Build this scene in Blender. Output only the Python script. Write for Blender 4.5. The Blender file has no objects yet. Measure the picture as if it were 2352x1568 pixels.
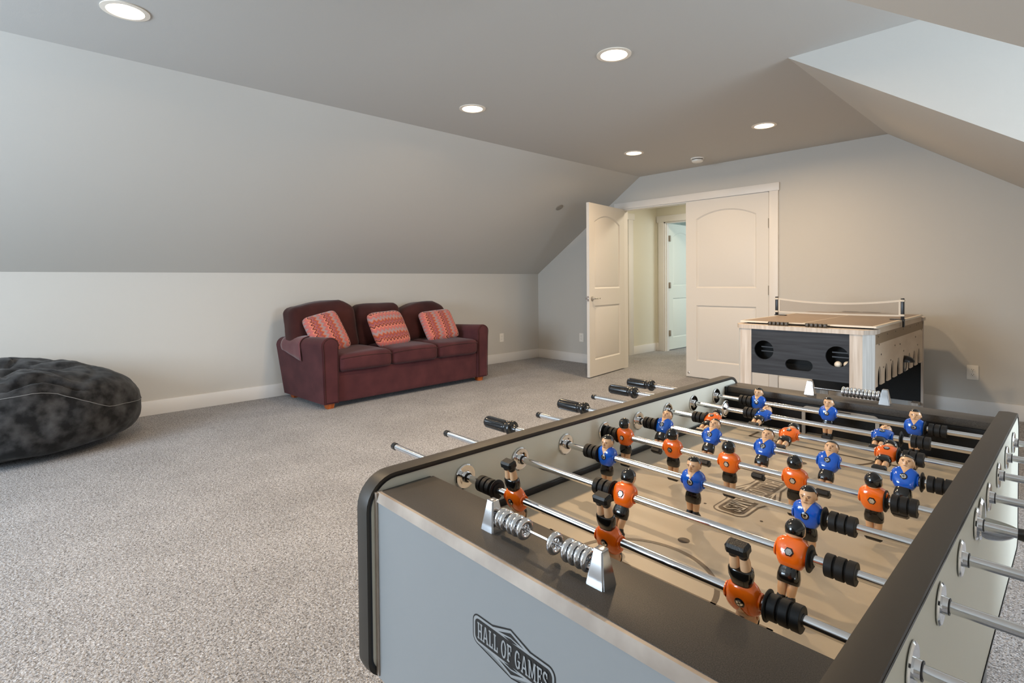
import bpy, bmesh, math, random
from math import sin, cos, pi, radians
from mathutils import Vector, Matrix, noise

S = bpy.context.scene
COL = S.collection
random.seed(7)

# ------------------------------------------------------------------ materials
def srgb(r, g, b):
    f = lambda c: (c / 255 / 12.92) if c / 255 <= .04045 else ((c / 255 + .055) / 1.055) ** 2.4
    return (f(r), f(g), f(b), 1)

def mat(name, col, rough=.5, metal=0., spec=.5, bump=None, coat=0., sheen=0., emit=None, es=0.):
    m = bpy.data.materials.new(name); m.use_nodes = True
    nt = m.node_tree; b = nt.nodes['Principled BSDF']
    b.inputs['Base Color'].default_value = col
    b.inputs['Roughness'].default_value = rough
    b.inputs['Metallic'].default_value = metal
    b.inputs['Specular IOR Level'].default_value = spec
    b.inputs['Coat Weight'].default_value = coat
    b.inputs['Sheen Weight'].default_value = sheen
    if sheen: b.inputs['Sheen Roughness'].default_value = .45
    if emit:
        b.inputs['Emission Color'].default_value = emit
        b.inputs['Emission Strength'].default_value = es
    if bump:
        sc, st, dist = bump
        tc = nt.nodes.new('ShaderNodeTexCoord'); n = nt.nodes.new('ShaderNodeTexNoise')
        n.inputs['Scale'].default_value = sc; n.inputs['Detail'].default_value = 3
        bp = nt.nodes.new('ShaderNodeBump'); bp.inputs['Strength'].default_value = st
        bp.inputs['Distance'].default_value = dist
        nt.links.new(tc.outputs['Object'], n.inputs['Vector'])
        nt.links.new(n.outputs['Fac'], bp.inputs['Height'])
        nt.links.new(bp.outputs['Normal'], b.inputs['Normal'])
    return m

def noise_mix(m, c1, c2, scale, lo=.35, hi=.65, stretch=None, detail=4, coords='Object'):
    """Drive the base colour of m by a noise ramp between c1 and c2."""
    nt = m.node_tree; b = nt.nodes['Principled BSDF']
    tc = nt.nodes.new('ShaderNodeTexCoord'); mp = nt.nodes.new('ShaderNodeMapping')
    if stretch: mp.inputs['Scale'].default_value = stretch
    n = nt.nodes.new('ShaderNodeTexNoise'); n.inputs['Scale'].default_value = scale
    n.inputs['Detail'].default_value = detail
    r = nt.nodes.new('ShaderNodeValToRGB')
    r.color_ramp.elements[0].position = lo; r.color_ramp.elements[0].color = c1
    r.color_ramp.elements[1].position = hi; r.color_ramp.elements[1].color = c2
    nt.links.new(tc.outputs[coords], mp.inputs['Vector']); nt.links.new(mp.outputs['Vector'], n.inputs['Vector'])
    nt.links.new(n.outputs['Fac'], r.inputs['Fac']); nt.links.new(r.outputs['Color'], b.inputs['Base Color'])
    return m

WALL = mat('wall_paint', srgb(200, 197, 191), .85, spec=.2, bump=(260, .12, .002))
CEIL = mat('ceiling_paint', srgb(192, 190, 186), .9, spec=.15, bump=(220, .15, .002))
HALLW = mat('hall_paint', srgb(212, 208, 192), .85, spec=.2)
FARW = mat('far_room_paint', srgb(214, 222, 216), .85, spec=.2)
TRIM = mat('white_trim', srgb(224, 221, 217), .4, spec=.4)
DOORM = mat('door_paint', srgb(218, 214, 208), .45, spec=.4, bump=(400, .05, .001))
PLATE = mat('outlet_plastic', srgb(238, 234, 226), .35)
DARKSLOT = mat('dark_slot', srgb(30, 28, 26), .6)
NICKEL = mat('satin_nickel', (.62, .58, .53, 1), .28, 1.)
HINGEM = mat('dull_hinge', srgb(150, 142, 130), .45, .3)
CHROME = mat('chrome', (.86, .87, .89, 1), .07, 1.)
CHROME2 = mat('chrome_rod', (.80, .81, .83, 1), .13, 1.)
ALU = mat('satin_chrome', (.6, .6, .61, 1), .16, 1.)
BLACKT = mat('black_trim', srgb(26, 26, 28), .33, spec=.5)
BLACKTOP = mat('black_rail_top', srgb(62, 57, 51), .42, spec=.3, bump=(900, .15, .0004))
RUBBER = mat('black_rubber', srgb(24, 24, 25), .55, spec=.35)
HANDLE = mat('black_handle', srgb(16, 16, 18), .22, spec=.6)
ENDTOP = mat('speckled_dark_top', srgb(78, 73, 68), .4, spec=.3, bump=(1400, .3, .0005))
noise_mix(ENDTOP, srgb(56, 52, 48), srgb(84, 78, 72), 900, .4, .7)
BLKFELT = mat('black_end_wall', srgb(17, 18, 21), .55, spec=.3)
noise_mix(BLKFELT, srgb(12, 13, 15), srgb(30, 32, 36), 700, .45, .75)
LGREY = mat('light_grey_panel', srgb(152, 153, 153), .42, spec=.4)
SIDEGREY = mat('side_grey_panel', srgb(222, 220, 206), .45, spec=.4)
BEIGEEDGE = mat('beige_edge', srgb(205, 190, 172), .45)
noise_mix(BEIGEEDGE, srgb(150, 135, 121), srgb(180, 166, 152), 14, .35, .65)
FIELD = mat('playfield', srgb(192, 180, 160), .4, spec=.4)
FBROWN = mat('playfield_print', srgb(98, 84, 66), .45)
FDOT = mat('playfield_dot', srgb(70, 60, 48), .45)
LOGOBLK = mat('logo_black', srgb(36, 35, 34), .45)
LOGOLT = mat('logo_light', srgb(160, 161, 161), .42)
FLOGOLT = mat('field_logo_light', srgb(192, 180, 160), .4)
ORANGE = mat('glossy_orange', srgb(246, 110, 18), .16, spec=.6, coat=.5)
BLUE = mat('glossy_blue', srgb(8, 88, 196), .14, spec=.6, coat=.5)
GBLACK = mat('glossy_black', srgb(14, 13, 12), .16, spec=.6, coat=.4)
SKIN = mat('painted_skin', srgb(226, 180, 138), .3, spec=.5, coat=.2)
FACE = mat('face_paint', srgb(96, 62, 44), .4)
FOOTBLK = mat('foot_block', srgb(26, 25, 24), .34, bump=(500, .4, .0006))
LEGGREY = mat('table_leg_grey', srgb(96, 92, 88), .5)

def carpet():
    m = bpy.data.materials.new('carpet'); m.use_nodes = True
    nt = m.node_tree; N = nt.nodes; L = nt.links; b = N['Principled BSDF']
    b.inputs['Roughness'].default_value = 1; b.inputs['Specular IOR Level'].default_value = .1
    b.inputs['Sheen Weight'].default_value = .15
    tc = N.new('ShaderNodeTexCoord')
    n1 = N.new('ShaderNodeTexNoise'); n1.inputs['Scale'].default_value = 135; n1.inputs['Detail'].default_value = 3
    n1.inputs['Roughness'].default_value = .75
    n1.inputs['Distortion'].default_value = 1.2
    r1 = N.new('ShaderNodeValToRGB'); e = r1.color_ramp.elements
    e[0].position = .36; e[0].color = srgb(74, 72, 72)
    e[1].position = .62; e[1].color = srgb(212, 213, 217)
    x = e.new(.44); x.color = srgb(138, 136, 136)
    x = e.new(.52); x.color = srgb(177, 175, 176)
    v = N.new('ShaderNodeTexVoronoi'); v.inputs['Scale'].default_value = 130
    v.inputs['Randomness'].default_value = 1
    n2 = N.new('ShaderNodeTexNoise'); n2.inputs['Scale'].default_value = 2.6; n2.inputs['Detail'].default_value = 3
    r2 = N.new('ShaderNodeValToRGB'); r2.color_ramp.elements[0].position = .35; r2.color_ramp.elements[0].color = (.84, .84, .84, 1)
    r2.color_ramp.elements[1].position = .65; r2.color_ramp.elements[1].color = (1, 1, 1, 1)
    mx = N.new('ShaderNodeMix'); mx.data_type = 'RGBA'; mx.blend_type = 'MULTIPLY'; mx.inputs['Factor'].default_value = 1
    ad = N.new('ShaderNodeMath'); ad.operation = 'ADD'
    bp = N.new('ShaderNodeBump'); bp.inputs['Strength'].default_value = 1; bp.inputs['Distance'].default_value = .006
    L.new(tc.outputs['Object'], n1.inputs['Vector']); L.new(tc.outputs['Object'], v.inputs['Vector'])
    L.new(tc.outputs['Object'], n2.inputs['Vector'])
    L.new(n1.outputs['Fac'], r1.inputs['Fac']); L.new(n2.outputs['Fac'], r2.inputs['Fac'])
    L.new(r1.outputs['Color'], mx.inputs['A']); L.new(r2.outputs['Color'], mx.inputs['B'])
    L.new(mx.outputs['Result'], b.inputs['Base Color'])
    L.new(n1.outputs['Fac'], ad.inputs[0]); L.new(v.outputs['Distance'], ad.inputs[1])
    L.new(ad.outputs['Value'], bp.inputs['Height']); L.new(bp.outputs['Normal'], b.inputs['Normal'])
    return m
CARPET = carpet()

def fabric(name, c1, c2, sc=6, sheen=.6):
    m = mat(name, c1, .9, spec=.15, sheen=sheen, bump=(500, .25, .001))
    noise_mix(m, c1, c2, sc, .35, .68)
    return m
SOFAM = fabric('maroon_microfibre', srgb(72, 39, 43), srgb(88, 49, 52), 5, .12)
SOFAB = fabric('maroon_back_fabric', srgb(56, 29, 28), srgb(70, 37, 34), 5, .15)
COVERM = fabric('arm_cover_fabric', srgb(98, 60, 64), srgb(112, 70, 74), 5, .35)
SOFALEG = mat('orange_wood_leg', srgb(176, 88, 34), .4)
noise_mix(SOFALEG, srgb(150, 70, 26), srgb(196, 104, 46), 30, stretch=(1, 1, .2))
BAGM = mat('charcoal_velvet', srgb(48, 48, 49), .85, spec=.2, sheen=.12, bump=(420, .4, .003))
noise_mix(BAGM, srgb(20, 20, 21), srgb(70, 70, 71), 11, .40, .70, detail=10)
SEAMM = mat('grey_seam', srgb(120, 120, 120), .9)

def zigzag(name):
    m = bpy.data.materials.new(name); m.use_nodes = True
    nt = m.node_tree; N = nt.nodes; L = nt.links; b = N['Principled BSDF']
    b.inputs['Roughness'].default_value = .9; b.inputs['Specular IOR Level'].default_value = .15
    b.inputs['Sheen Weight'].default_value = .3
    uv = N.new('ShaderNodeUVMap'); uv.uv_map = 'UVMap'
    sp = N.new('ShaderNodeSeparateXYZ'); L.new(uv.outputs['UV'], sp.inputs[0])
    def mth(op, a, c=None, d=None):
        n = N.new('ShaderNodeMath'); n.operation = op
        for i, s in enumerate((a, c, d)):
            if s is None: continue
            if isinstance(s, (int, float)): n.inputs[i].default_value = s
            else: L.new(s, n.inputs[i])
        return n.outputs[0]
    # bands run along V, zigzag along U
    nz = N.new('ShaderNodeTexNoise'); nz.inputs['Scale'].default_value = 9; L.new(uv.outputs['UV'], nz.inputs['Vector'])
    tri = mth('PINGPONG', mth('MULTIPLY', sp.outputs[1], 10.), .5)
    wob = mth('SMOOTH_MIN', mth('MULTIPLY', tri, 2.), .85, .25)
    d = mth('MULTIPLY', wob, .085)
    t = mth('FRACT', mth('MULTIPLY', mth('ADD', mth('ADD', sp.outputs[0], d), mth('MULTIPLY', nz.outputs['Fac'], .02)), 2.45))
    r = N.new('ShaderNodeValToRGB'); r.color_ramp.interpolation = 'CONSTANT'
    bands = [(0, (190, 104, 100)), (.14, (214, 134, 104)), (.22, (116, 54, 60)), (.32, (206, 112, 84)), (.40, (160, 92, 104)),
             (.52, (182, 88, 62)), (.66, (206, 130, 110)), (.74, (174, 148, 150)), (.90, (196, 120, 112))]
    e = r.color_ramp.elements
    e[0].position = 0; e[0].color = srgb(*bands[0][1]); e[1].position = bands[1][0]; e[1].color = srgb(*bands[1][1])
    for p, c in bands[2:]:
        x = e.new(p); x.color = srgb(*[q*.9 for q in c])
    L.new(t, r.inputs['Fac']); L.new(r.outputs['Color'], b.inputs['Base Color'])
    return m
ZIG = zigzag('zigzag_weave')
PIPING = mat('pillow_edge', srgb(150, 84, 88), .9)

def wood(name, c1, c2, rough=.55, st=(3, 3, .35), sc=14):
    m = mat(name, c1, rough, spec=.35)
    return noise_mix(m, c1, c2, sc, .3, .7, stretch=st, detail=6)
GWOOD = wood('whitewashed_wood', srgb(184, 168, 152), srgb(214, 203, 192), st=(4, 4, .25))
GWOODL = wood('pale_grey_wood', srgb(196, 196, 192), srgb(224, 224, 222), st=(5, 5, .25))
GSIDE = wood('side_plywood', srgb(196, 174, 150), srgb(216, 198, 176), st=(1, .3, 1), sc=8)
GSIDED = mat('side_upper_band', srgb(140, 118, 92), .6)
GBLKWOOD = wood('black_woodgrain', srgb(34, 35, 39), srgb(56, 58, 63), .55, st=(.3, .3, 5), sc=12)
TTOP = mat('tabletop_taupe', srgb(142, 122, 102), .4)
WHITEL = mat('white_line', srgb(226, 214, 196), .5)
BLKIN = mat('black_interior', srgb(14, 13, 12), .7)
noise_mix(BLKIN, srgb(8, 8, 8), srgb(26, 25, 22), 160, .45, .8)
BALLM = mat('cream_ball', srgb(236, 224, 206), .35)

# ------------------------------------------------------------------ mesh helper
class M:
    def __init__(s): s.bm = bmesh.new(); s.mi = 0; s.uv = None
    def _f(s, vs):
        try:
            f = s.bm.faces.new(vs); f.material_index = s.mi; return f
        except ValueError: return None
    def box(s, x0, x1, y0, y1, z0, z1, bev=0., seg=2):
        t = bmesh.new(); bmesh.ops.create_cube(t, size=1)
        bmesh.ops.transform(t, matrix=Matrix.Translation(((x0+x1)/2, (y0+y1)/2, (z0+z1)/2)) @ Matrix.Diagonal((x1-x0, y1-y0, z1-z0, 1)), verts=t.verts)
        if bev: bmesh.ops.bevel(t, geom=t.edges[:], offset=bev, segments=seg, affect='EDGES', profile=.5)
        s.merge(t); return s
    def merge(s, t, mtx=None):
        if mtx is not None: bmesh.ops.transform(t, matrix=mtx, verts=t.verts)
        mp = {v: s.bm.verts.new(v.co) for v in t.verts}
        for f in t.faces:
            g = s._f([mp[v] for v in f.verts])
        t.free(); return s
    def poly(s, pts): return s._f([s.bm.verts.new(p) for p in pts])
    def lathe(s, prof, mtx=Matrix(), seg=24, caps=True):
        """prof: list of (r, h), revolved round local Z then moved by mtx."""
        rings = []
        for r, h in prof:
            rings.append([s.bm.verts.new(mtx @ Vector((r*cos(2*pi*k/seg), r*sin(2*pi*k/seg), h))) for k in range(seg)])
        for a, b in zip(rings, rings[1:]):
            for k in range(seg): s._f([a[k], a[(k+1) % seg], b[(k+1) % seg], b[k]])
        if caps:
            s._f(rings[0][::-1]); s._f(rings[-1])
        return s
    def loft(s, secs, seg=20, n=2.4, mtx=Matrix()):
        """secs: (z, rx, ry, cx, cy): superellipse sections stacked along Z."""
        rings = []
        for q in secs:
            z, rx, ry = q[:3]; cx, cy = (q[3], q[4]) if len(q) > 3 else (0, 0)
            ring = []
            for k in range(seg):
                a = 2*pi*k/seg; c, d = cos(a), sin(a)
                ring.append(s.bm.verts.new(mtx @ Vector((cx+rx*math.copysign(abs(c)**(2/n), c), cy+ry*math.copysign(abs(d)**(2/n), d), z))))
            rings.append(ring)
        for a, b in zip(rings, rings[1:]):
            for k in range(seg): s._f([a[k], a[(k+1) % seg], b[(k+1) % seg], b[k]])
        s._f(rings[0][::-1]); s._f(rings[-1]); return s
    def ell(s, c, r, mtx=Matrix(), u=16, v=12, keep=None):
        t = bmesh.new(); bmesh.ops.create_uvsphere(t, u_segments=u, v_segments=v, radius=1)
        if keep:
            dead = [vv for vv in t.verts if not keep(vv.co)]
            bmesh.ops.delete(t, geom=dead, context='VERTS')
        bmesh.ops.transform(t, matrix=mtx @ Matrix.Translation(c) @ Matrix.Diagonal((*r, 1)), verts=t.verts)
        s.merge(t); return s
    def torus(s, R, r, mtx=Matrix(), a=28, b=10):
        rings = []
        for i in range(a):
            t = 2*pi*i/a
            rings.append([s.bm.verts.new(mtx @ Vector(((R+r*cos(2*pi*j/b))*cos(t), (R+r*cos(2*pi*j/b))*sin(t), r*sin(2*pi*j/b)))) for j in range(b)])
        for i in range(a):
            A, B = rings[i], rings[(i+1) % a]
            for j in range(b): s._f([A[j], B[j], B[(j+1) % b], A[(j+1) % b]])
        return s
    def tube(s, pts, r, seg=10):
        pts = [Vector(p) for p in pts]; rings = []; up = Vector((0, 0, 1))
        for i, p in enumerate(pts):
            d = (pts[min(i+1, len(pts)-1)] - pts[max(i-1, 0)]).normalized()
            if abs(d.dot(up)) > .95: up = Vector((0, 1, 0)) if abs(d.y) < .9 else Vector((1, 0, 0))
            x = d.cross(up).normalized(); y = x.cross(d); up = y
            rr = r[i] if isinstance(r, (list, tuple)) else r
            rings.append([s.bm.verts.new(p + x*rr*cos(2*pi*k/seg) + y*rr*sin(2*pi*k/seg)) for k in range(seg)])
        for a, b in zip(rings, rings[1:]):
            for k in range(seg): s._f([a[k], a[(k+1) % seg], b[(k+1) % seg], b[k]])
        s._f(rings[0][::-1]); s._f(rings[-1]); return s
    def prism(s, pts, mtx, h0, h1):
        """polygon pts (x,y) extruded from h0 to h1 along local Z."""
        a = [s.bm.verts.new(mtx @ Vector((x, y, h0))) for x, y in pts]
        b = [s.bm.verts.new(mtx @ Vector((x, y, h1))) for x, y in pts]
        n = len(pts); s._f(a[::-1]); s._f(b)
        for i in range(n): s._f([a[i], a[(i+1) % n], b[(i+1) % n], b[i]])
        return s
    def rounded(s, c, h, r, n=10, fn=None, mtx=Matrix()):
        """rounded box centre c half sizes h corner radius r, deformed by fn(local unit coords, point)."""
        t = bmesh.new(); bmesh.ops.create_cube(t, size=2)
        bmesh.ops.subdivide_edges(t, edges=t.edges[:], cuts=n, use_grid_fill=True)
        for v in t.verts:
            # cluster the grid near edges so corners stay round
            q = Vector([h[i]*math.copysign(1-(1-abs(v.co[i]))**1.4, v.co[i]) for i in range(3)])
            inner = Vector([max(-(h[i]-r), min(h[i]-r, q[i])) for i in range(3)])
            d = q-inner
            p = inner + (d.normalized()*r if d.length > 1e-9 else d)
            if fn: p = fn(Vector([p[i]/h[i] for i in range(3)]), p)
            v.co = p+Vector(c)
        s.merge(t, mtx); return s

def mtx_from(x, y, z, o=(0, 0, 0)):
    m = Matrix.Identity(4)
    for i, a in enumerate((x, y, z)):
        for j in range(3): m[j][i] = a[j]
    for j in range(3): m[j][3] = o[j]
    return m
def T(x, y, z): return Matrix.Translation((x, y, z))
XAX = mtx_from((0, 1, 0), (0, 0, 1), (1, 0, 0))      # local Z -> world X
YAX = mtx_from((1, 0, 0), (0, 0, -1), (0, 1, 0))     # local Z -> world Y

WM = {}
def wm(o): return WM.get(o.name, Matrix())
def obj(name, m, mats, parent=None, ang=35, flat=False, origin=None):
    """Link ONE mesh object. Mesh data are written in world (or table) coordinates of the root's frame."""
    me = bpy.data.meshes.new(name)
    bmesh.ops.recalc_face_normals(m.bm, faces=m.bm.faces[:])
    if parent is None:
        if origin is None:
            xs = [v.co.x for v in m.bm.verts]; ys = [v.co.y for v in m.bm.verts]; zs = [v.co.z for v in m.bm.verts]
            origin = ((min(xs)+max(xs))/2, (min(ys)+max(ys))/2, min(zs))
        bmesh.ops.translate(m.bm, verts=m.bm.verts, vec=-Vector(origin))
    m.bm.to_mesh(me); m.bm.free()
    if not isinstance(mats, (list, tuple)): mats = [mats]
    for x in mats: me.materials.append(x)
    if not flat:
        for p in me.polygons: p.use_smooth = True
        me.set_sharp_from_angle(angle=radians(ang))
    o = bpy.data.objects.new(name, me); COL.objects.link(o)
    if parent is None: o.location = origin
    else: o.parent = parent
    return o
def tag(o, label, cat, group=None):
    o['label'] = label; o['category'] = cat
    if group: o['group'] = group
    return o
def struct(o): o['kind'] = 'structure'; return o
def empty(name, loc, label, cat, group=None, rz=0.):
    o = bpy.data.objects.new(name, None); COL.objects.link(o); o.empty_display_size = .05
    o.location = loc; o.rotation_euler = (0, 0, rz); return tag(o, label, cat, group)
def dup(o, parent=None):
    c = o.copy(); COL.objects.link(c)
    if parent is not None: c.parent = parent
    for ch in list(o.children): dup(ch, c)
    return c

# ------------------------------------------------------------------ camera
H = 1.136
yaw, pit, rol, FPX, CY = .812939, .0192675, -.0090054, 1224.308, 669.67
fw = Vector((-sin(yaw)*cos(pit), cos(yaw)*cos(pit), -sin(pit)))
r0 = Vector((cos(yaw), sin(yaw), 0)); u0 = r0.cross(fw)
rr = r0*cos(rol)+u0*sin(rol); uu = -r0*sin(rol)+u0*cos(rol)
cd = bpy.data.cameras.new('camera'); cam = bpy.data.objects.new('camera', cd); COL.objects.link(cam)
cam.matrix_world = mtx_from(rr, uu, -fw, (0, 0, H))
cd.sensor_width = 36; cd.lens = FPX/2352*36; cd.shift_y = -(784-CY)/2352; cd.clip_start = .02
S.camera = cam

# ------------------------------------------------------------------ room shell
XL, YB, HK, XC, HC, XR = -5.5265, 5.7702, 1.2422, -3.7532, 2.4287, -1.1662
SLP = .6829; XK = XR+(HC-HK)/SLP          # right knee wall
YN, YD, YF, XD = 1.808, 3.346, -2.7, 2.3  # dormer near / far cheeks, front wall, dormer window wall
YH = YB+.12                               # hall side of the back wall

m = M(); m.poly([(XL-.5, YF, 0), (XD, YF, 0), (XD, 11.2, 0), (XL-.5, 11.2, 0)])
struct(obj('floor', m, CARPET, flat=True))
m = M(); m.box(XL-.1, XL, YF, YB+.1, 0, HK)
struct(obj('wall_left', m, WALL))
m = M(); m.poly([(XL, YF, HK), (XL, YB, HK), (XC, YB, HC), (XC, YF, HC)])
struct(obj('wall_left_slope', m, WALL, flat=True))
m = M()
m.poly([(XC, YF, HC), (XC, YB, HC), (XR, YB, HC), (XR, YF, HC)])
m.poly([(XR, YN, HC), (XR, YD, HC), (XD, YD, HC), (XD, YN, HC)])
struct(obj('ceiling', m, CEIL, flat=True))
for a, b in ((YF, YN), (YD, YB)):
    m = M(); m.poly([(XR, a, HC), (XR, b, HC), (XK, b, HK), (XK, a, HK)])
    struct(obj('wall_right_slope', m, WALL, flat=True))
    m = M(); m.poly([(XK, a, 0), (XK, b, 0), (XK, b, HK), (XK, a, HK)])
    struct(obj('wall_right', m, WALL, flat=True))
m = M(); m.poly([(XR, YD, HC), (XD, YD, HC), (XD, YD, 0), (XK, YD, 0), (XK, YD, HK)])
struct(obj('wall_dormer', m, WALL, flat=True))
m = M(); m.poly([(XR, YN, HC), (XD, YN, HC), (XD, YN, 0), (XK, YN, 0), (XK, YN, HK)])
struct(obj('wall_dormer', m, WALL, flat=True))
# dormer end wall with a window opening
def wall_hole(m, mt, W, Hh, x0, x1, z0, z1):
    for a, b, c, d in ((0, x0, 0, Hh), (x1, W, 0, Hh), (x0, x1, 0, z0), (x0, x1, z1, Hh)):
        if b-a > 1e-4 and d-c > 1e-4: m.box(a, b, 0, .1, c, d)
    bmesh.ops.transform(m.bm, matrix=mt, verts=m.bm.verts)
m = M(); wall_hole(m, mtx_from((0, 1, 0), (1, 0, 0), (0, 0, 1), (XD, YN, 0)), YD-YN, HC, .22, YD-YN-.22, .75, 2.1)
struct(obj('wall_dormer_end', m, WALL))
m = M()
for a, b, c, d in ((YN+.22, YD-.22, .75, .80), (YN+.22, YD-.22, 2.05, 2.1), (YN+.22, YN+.27, .75, 2.1), (YD-.27, YD-.22, .75, 2.1), ((YN+YD)/2-.02, (YN+YD)/2+.02, .8, 2.05)):
    m.box(XD+.02, XD+.08, a, b, c, d)
struct(obj('window_1', m, TRIM))
# front (gable) wall behind the camera with a window
m = M(); wall_hole(m, mtx_from((1, 0, 0), (0, -1, 0), (0, 0, 1), (XL, YF, 0)), XK-XL, HC, 1.75, 3.55, .75, 2.1)
struct(obj('wall_front', m, WALL))
m = M(); wx0, wx1 = XL+1.75, XL+3.55
for a, b, c, d in ((wx0, wx1, .75, .80), (wx0, wx1, 2.05, 2.1), (wx0, wx0+.05, .75, 2.1), (wx1-.05, wx1, .75, 2.1), ((wx0+wx1)/2-.02, (wx0+wx1)/2+.02, .8, 2.05)):
    m.box(a, b, YF-.08, YF-.02, c, d)
struct(obj('window_2', m, TRIM))

# back wall with the double door opening
DX0, DX1, DZ = -4.035, -2.185, 2.052
m = M()
def bw(pts):
    m.prism(pts, mtx_from((1, 0, 0), (0, 0, 1), (0, -1, 0), (0, YH, 0)), 0, .12)
bw([(XL, 0), (DX0, 0), (DX0, HC), (XC, HC), (XL, HK)])
bw([(DX0, DZ), (DX1, DZ), (DX1, HC), (DX0, HC)])
bw([(DX1, 0), (XK, 0), (XK, HK), (XR, HC), (DX1, HC)])
struct(obj('wall_back', m, WALL, flat=True))

def baseboard(name, segs, z=.127, t=.014):
    for x0, x1, y0, y1 in segs:
        m = M(); m.box(x0, x1, y0, y1, 0, z, .003); struct(obj(name, m, TRIM))
baseboard('baseboard_left', [(XL, XL+.014, YF, YB)])
baseboard('baseboard_back', [(XL+.014, DX0-.08, YB-.014, YB), (DX1+.09, XK, YB-.014, YB)])
baseboard('baseboard_right', [(XK-.014, XK, YD, YB-.014), (XK-.014, XK, YF, YN)])
# door casing
m = M(); m.box(DX0-.085, DX0+.004, YB-.018, YB, 0, DZ-.004, .002); m.box(DX1-.004, DX1+.085, YB-.018, YB, 0, DZ-.004, .002)
m.box(-4.128, -2.088, YB-.024, YB, DZ-.006, 2.128, .002)
m.box(DX0-.002, DX0+.018, YB, YH, 0, DZ); m.box(DX1-.018, DX1+.002, YB, YH, 0, DZ); m.box(DX0, DX1, YB, YH, DZ-.018, DZ+.002)
struct(obj('trim_1', m, TRIM))

# ------------------------------------------------------------------ doors
def arc_panel(x0, x1, z0, zs, rise, n=14):
    pts = [(x0, z0), (x1, z0)]
    if rise <= 0: return pts+[(x1, zs), (x0, zs)]
    w = x1-x0; R = (w*w/4+rise*rise)/(2*rise); cz = zs+rise-R; a0 = math.asin(w/2/R)
    for k in range(n+1):
        a = a0-2*a0*k/n; pts.append(((x0+x1)/2+R*sin(a), cz+R*cos(a)))
    return pts
def inset(pts, d):
    cx = sum(p[0] for p in pts)/len(pts); cz = (min(p[1] for p in pts)+max(p[1] for p in pts))/2
    hx = max(p[0] for p in pts)-cx; hz = max(p[1] for p in pts)-cz
    return [(cx+(p[0]-cx)*(hx-d)/hx, cz+(p[1]-cz)*(hz-d)/hz) for p in pts]
def door_mesh(W, Hh, th, mtx):
    """slab in local x (0..W), z (0..H), y (0..th); two moulded panels on both faces."""
    m = M(); st = .125
    holes = [arc_panel(st, W-st, 1.03, 1.82, .085), arc_panel(st, W-st, .19, .83, 0)]
    for side in (0, 1):
        y = 0 if side == 0 else th; s = 1 if side == 0 else -1
        t = bmesh.new(); edges = []
        def loop(pts):
            vs = [t.verts.new((x, y, z)) for x, z in pts]
            return [t.edges.new((vs[i], vs[(i+1) % len(vs)])) for i in range(len(vs))]
        edges += loop([(0, 0), (W, 0), (W, Hh), (0, Hh)])
        for h in holes: edges += loop(h)
        bmesh.ops.triangle_fill(t, edges=edges, use_beauty=True)
        m.merge(t)
        for h in holes:
            a, b, c = h, inset(h, .014), inset(h, .046)
            for P, Q, d0, d1 in ((a, b, 0, .012), (b, c, .012, .003)):
                n = len(P)
                for i in range(n):
                    j = (i+1) % n
                    m.poly([(P[i][0], y+s*d0, P[i][1]), (P[j][0], y+s*d0, P[j][1]), (Q[j][0], y+s*d1, Q[j][1]), (Q[i][0], y+s*d1, Q[i][1])])
            m.poly([(x, y+s*.003, z) for x, z in c])
    for a, b in (((0, 0), (W, 0)), ((W, 0), (W, Hh)), ((W, Hh), (0, Hh)), ((0, Hh), (0, 0))):
        m.poly([(a[0], 0, a[1]), (b[0], 0, b[1]), (b[0], th, b[1]), (a[0], th, a[1])])
    bmesh.ops.remove_doubles(m.bm, verts=m.bm.verts, dist=1e-5)
    bmesh.ops.transform(m.bm, matrix=mtx, verts=m.bm.verts)
    return m
def lever(mt):
    """lever handle; local x along lever, local -y outwards, centred on rose."""
    m = M()
    m.lathe([(.0, -.002), (.027, -.002), (.031, .002), (.031, .005), (.024, .010), (.012, .013), (.010, .045), (.0, .046)], mt @ mtx_from((1, 0, 0), (0, 0, 1), (0, -1, 0)), 24, caps=False)
    pts = [Vector((0, -.042, 0)), Vector((.02, -.044, .002)), Vector((.045, -.044, .001)), Vector((.07, -.043, -.003)), Vector((.09, -.042, .003)), Vector((.106, -.041, .010)), Vector((.118, -.040, .004)), Vector((.121, -.038, -.007))]
    m.tube([mt @ p for p in pts], [.010, .009, .0085, .0065, .005, .005, .0055, .004], 12)
    return m

DL = .885
ang_open = math.atan2(4.8845-5.762, -3.898+4.02)
dd = Vector((cos(ang_open), sin(ang_open), 0)); dn = Vector((-dd.y, dd.x, 0))   # dn points to +x side
mo = mtx_from(dd, dn, (0, 0, 1), (-3.898-dd.x*DL, 4.8845-dd.y*DL, .012))
d1 = struct(obj('door_1', door_mesh(DL, 2.03, .035, mo), DOORM, origin=(0, 0, 0), ang=20))
d1['label'] = 'white two-panel door standing open'
hz = .915
mm = mo @ mtx_from((-1, 0, 0), (0, -1, 0), (0, 0, 1), (DL-.062, .035, hz))
obj('door_handle', lever(mm), NICKEL, d1)
mm = mo @ mtx_from((-1, 0, 0), (0, 1, 0), (0, 0, 1), (DL-.062, 0, hz))
obj('door_handle', lever(mm), NICKEL, d1)
m = M(); m.box(DL-.001, DL+.002, .006, .029, hz-.03, hz+.03); m.box(DL, DL+.011, .011, .024, hz-.008, hz+.010, .002)
bmesh.ops.transform(m.bm, matrix=mo, verts=m.bm.verts); obj('latch', m, NICKEL, d1)

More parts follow.
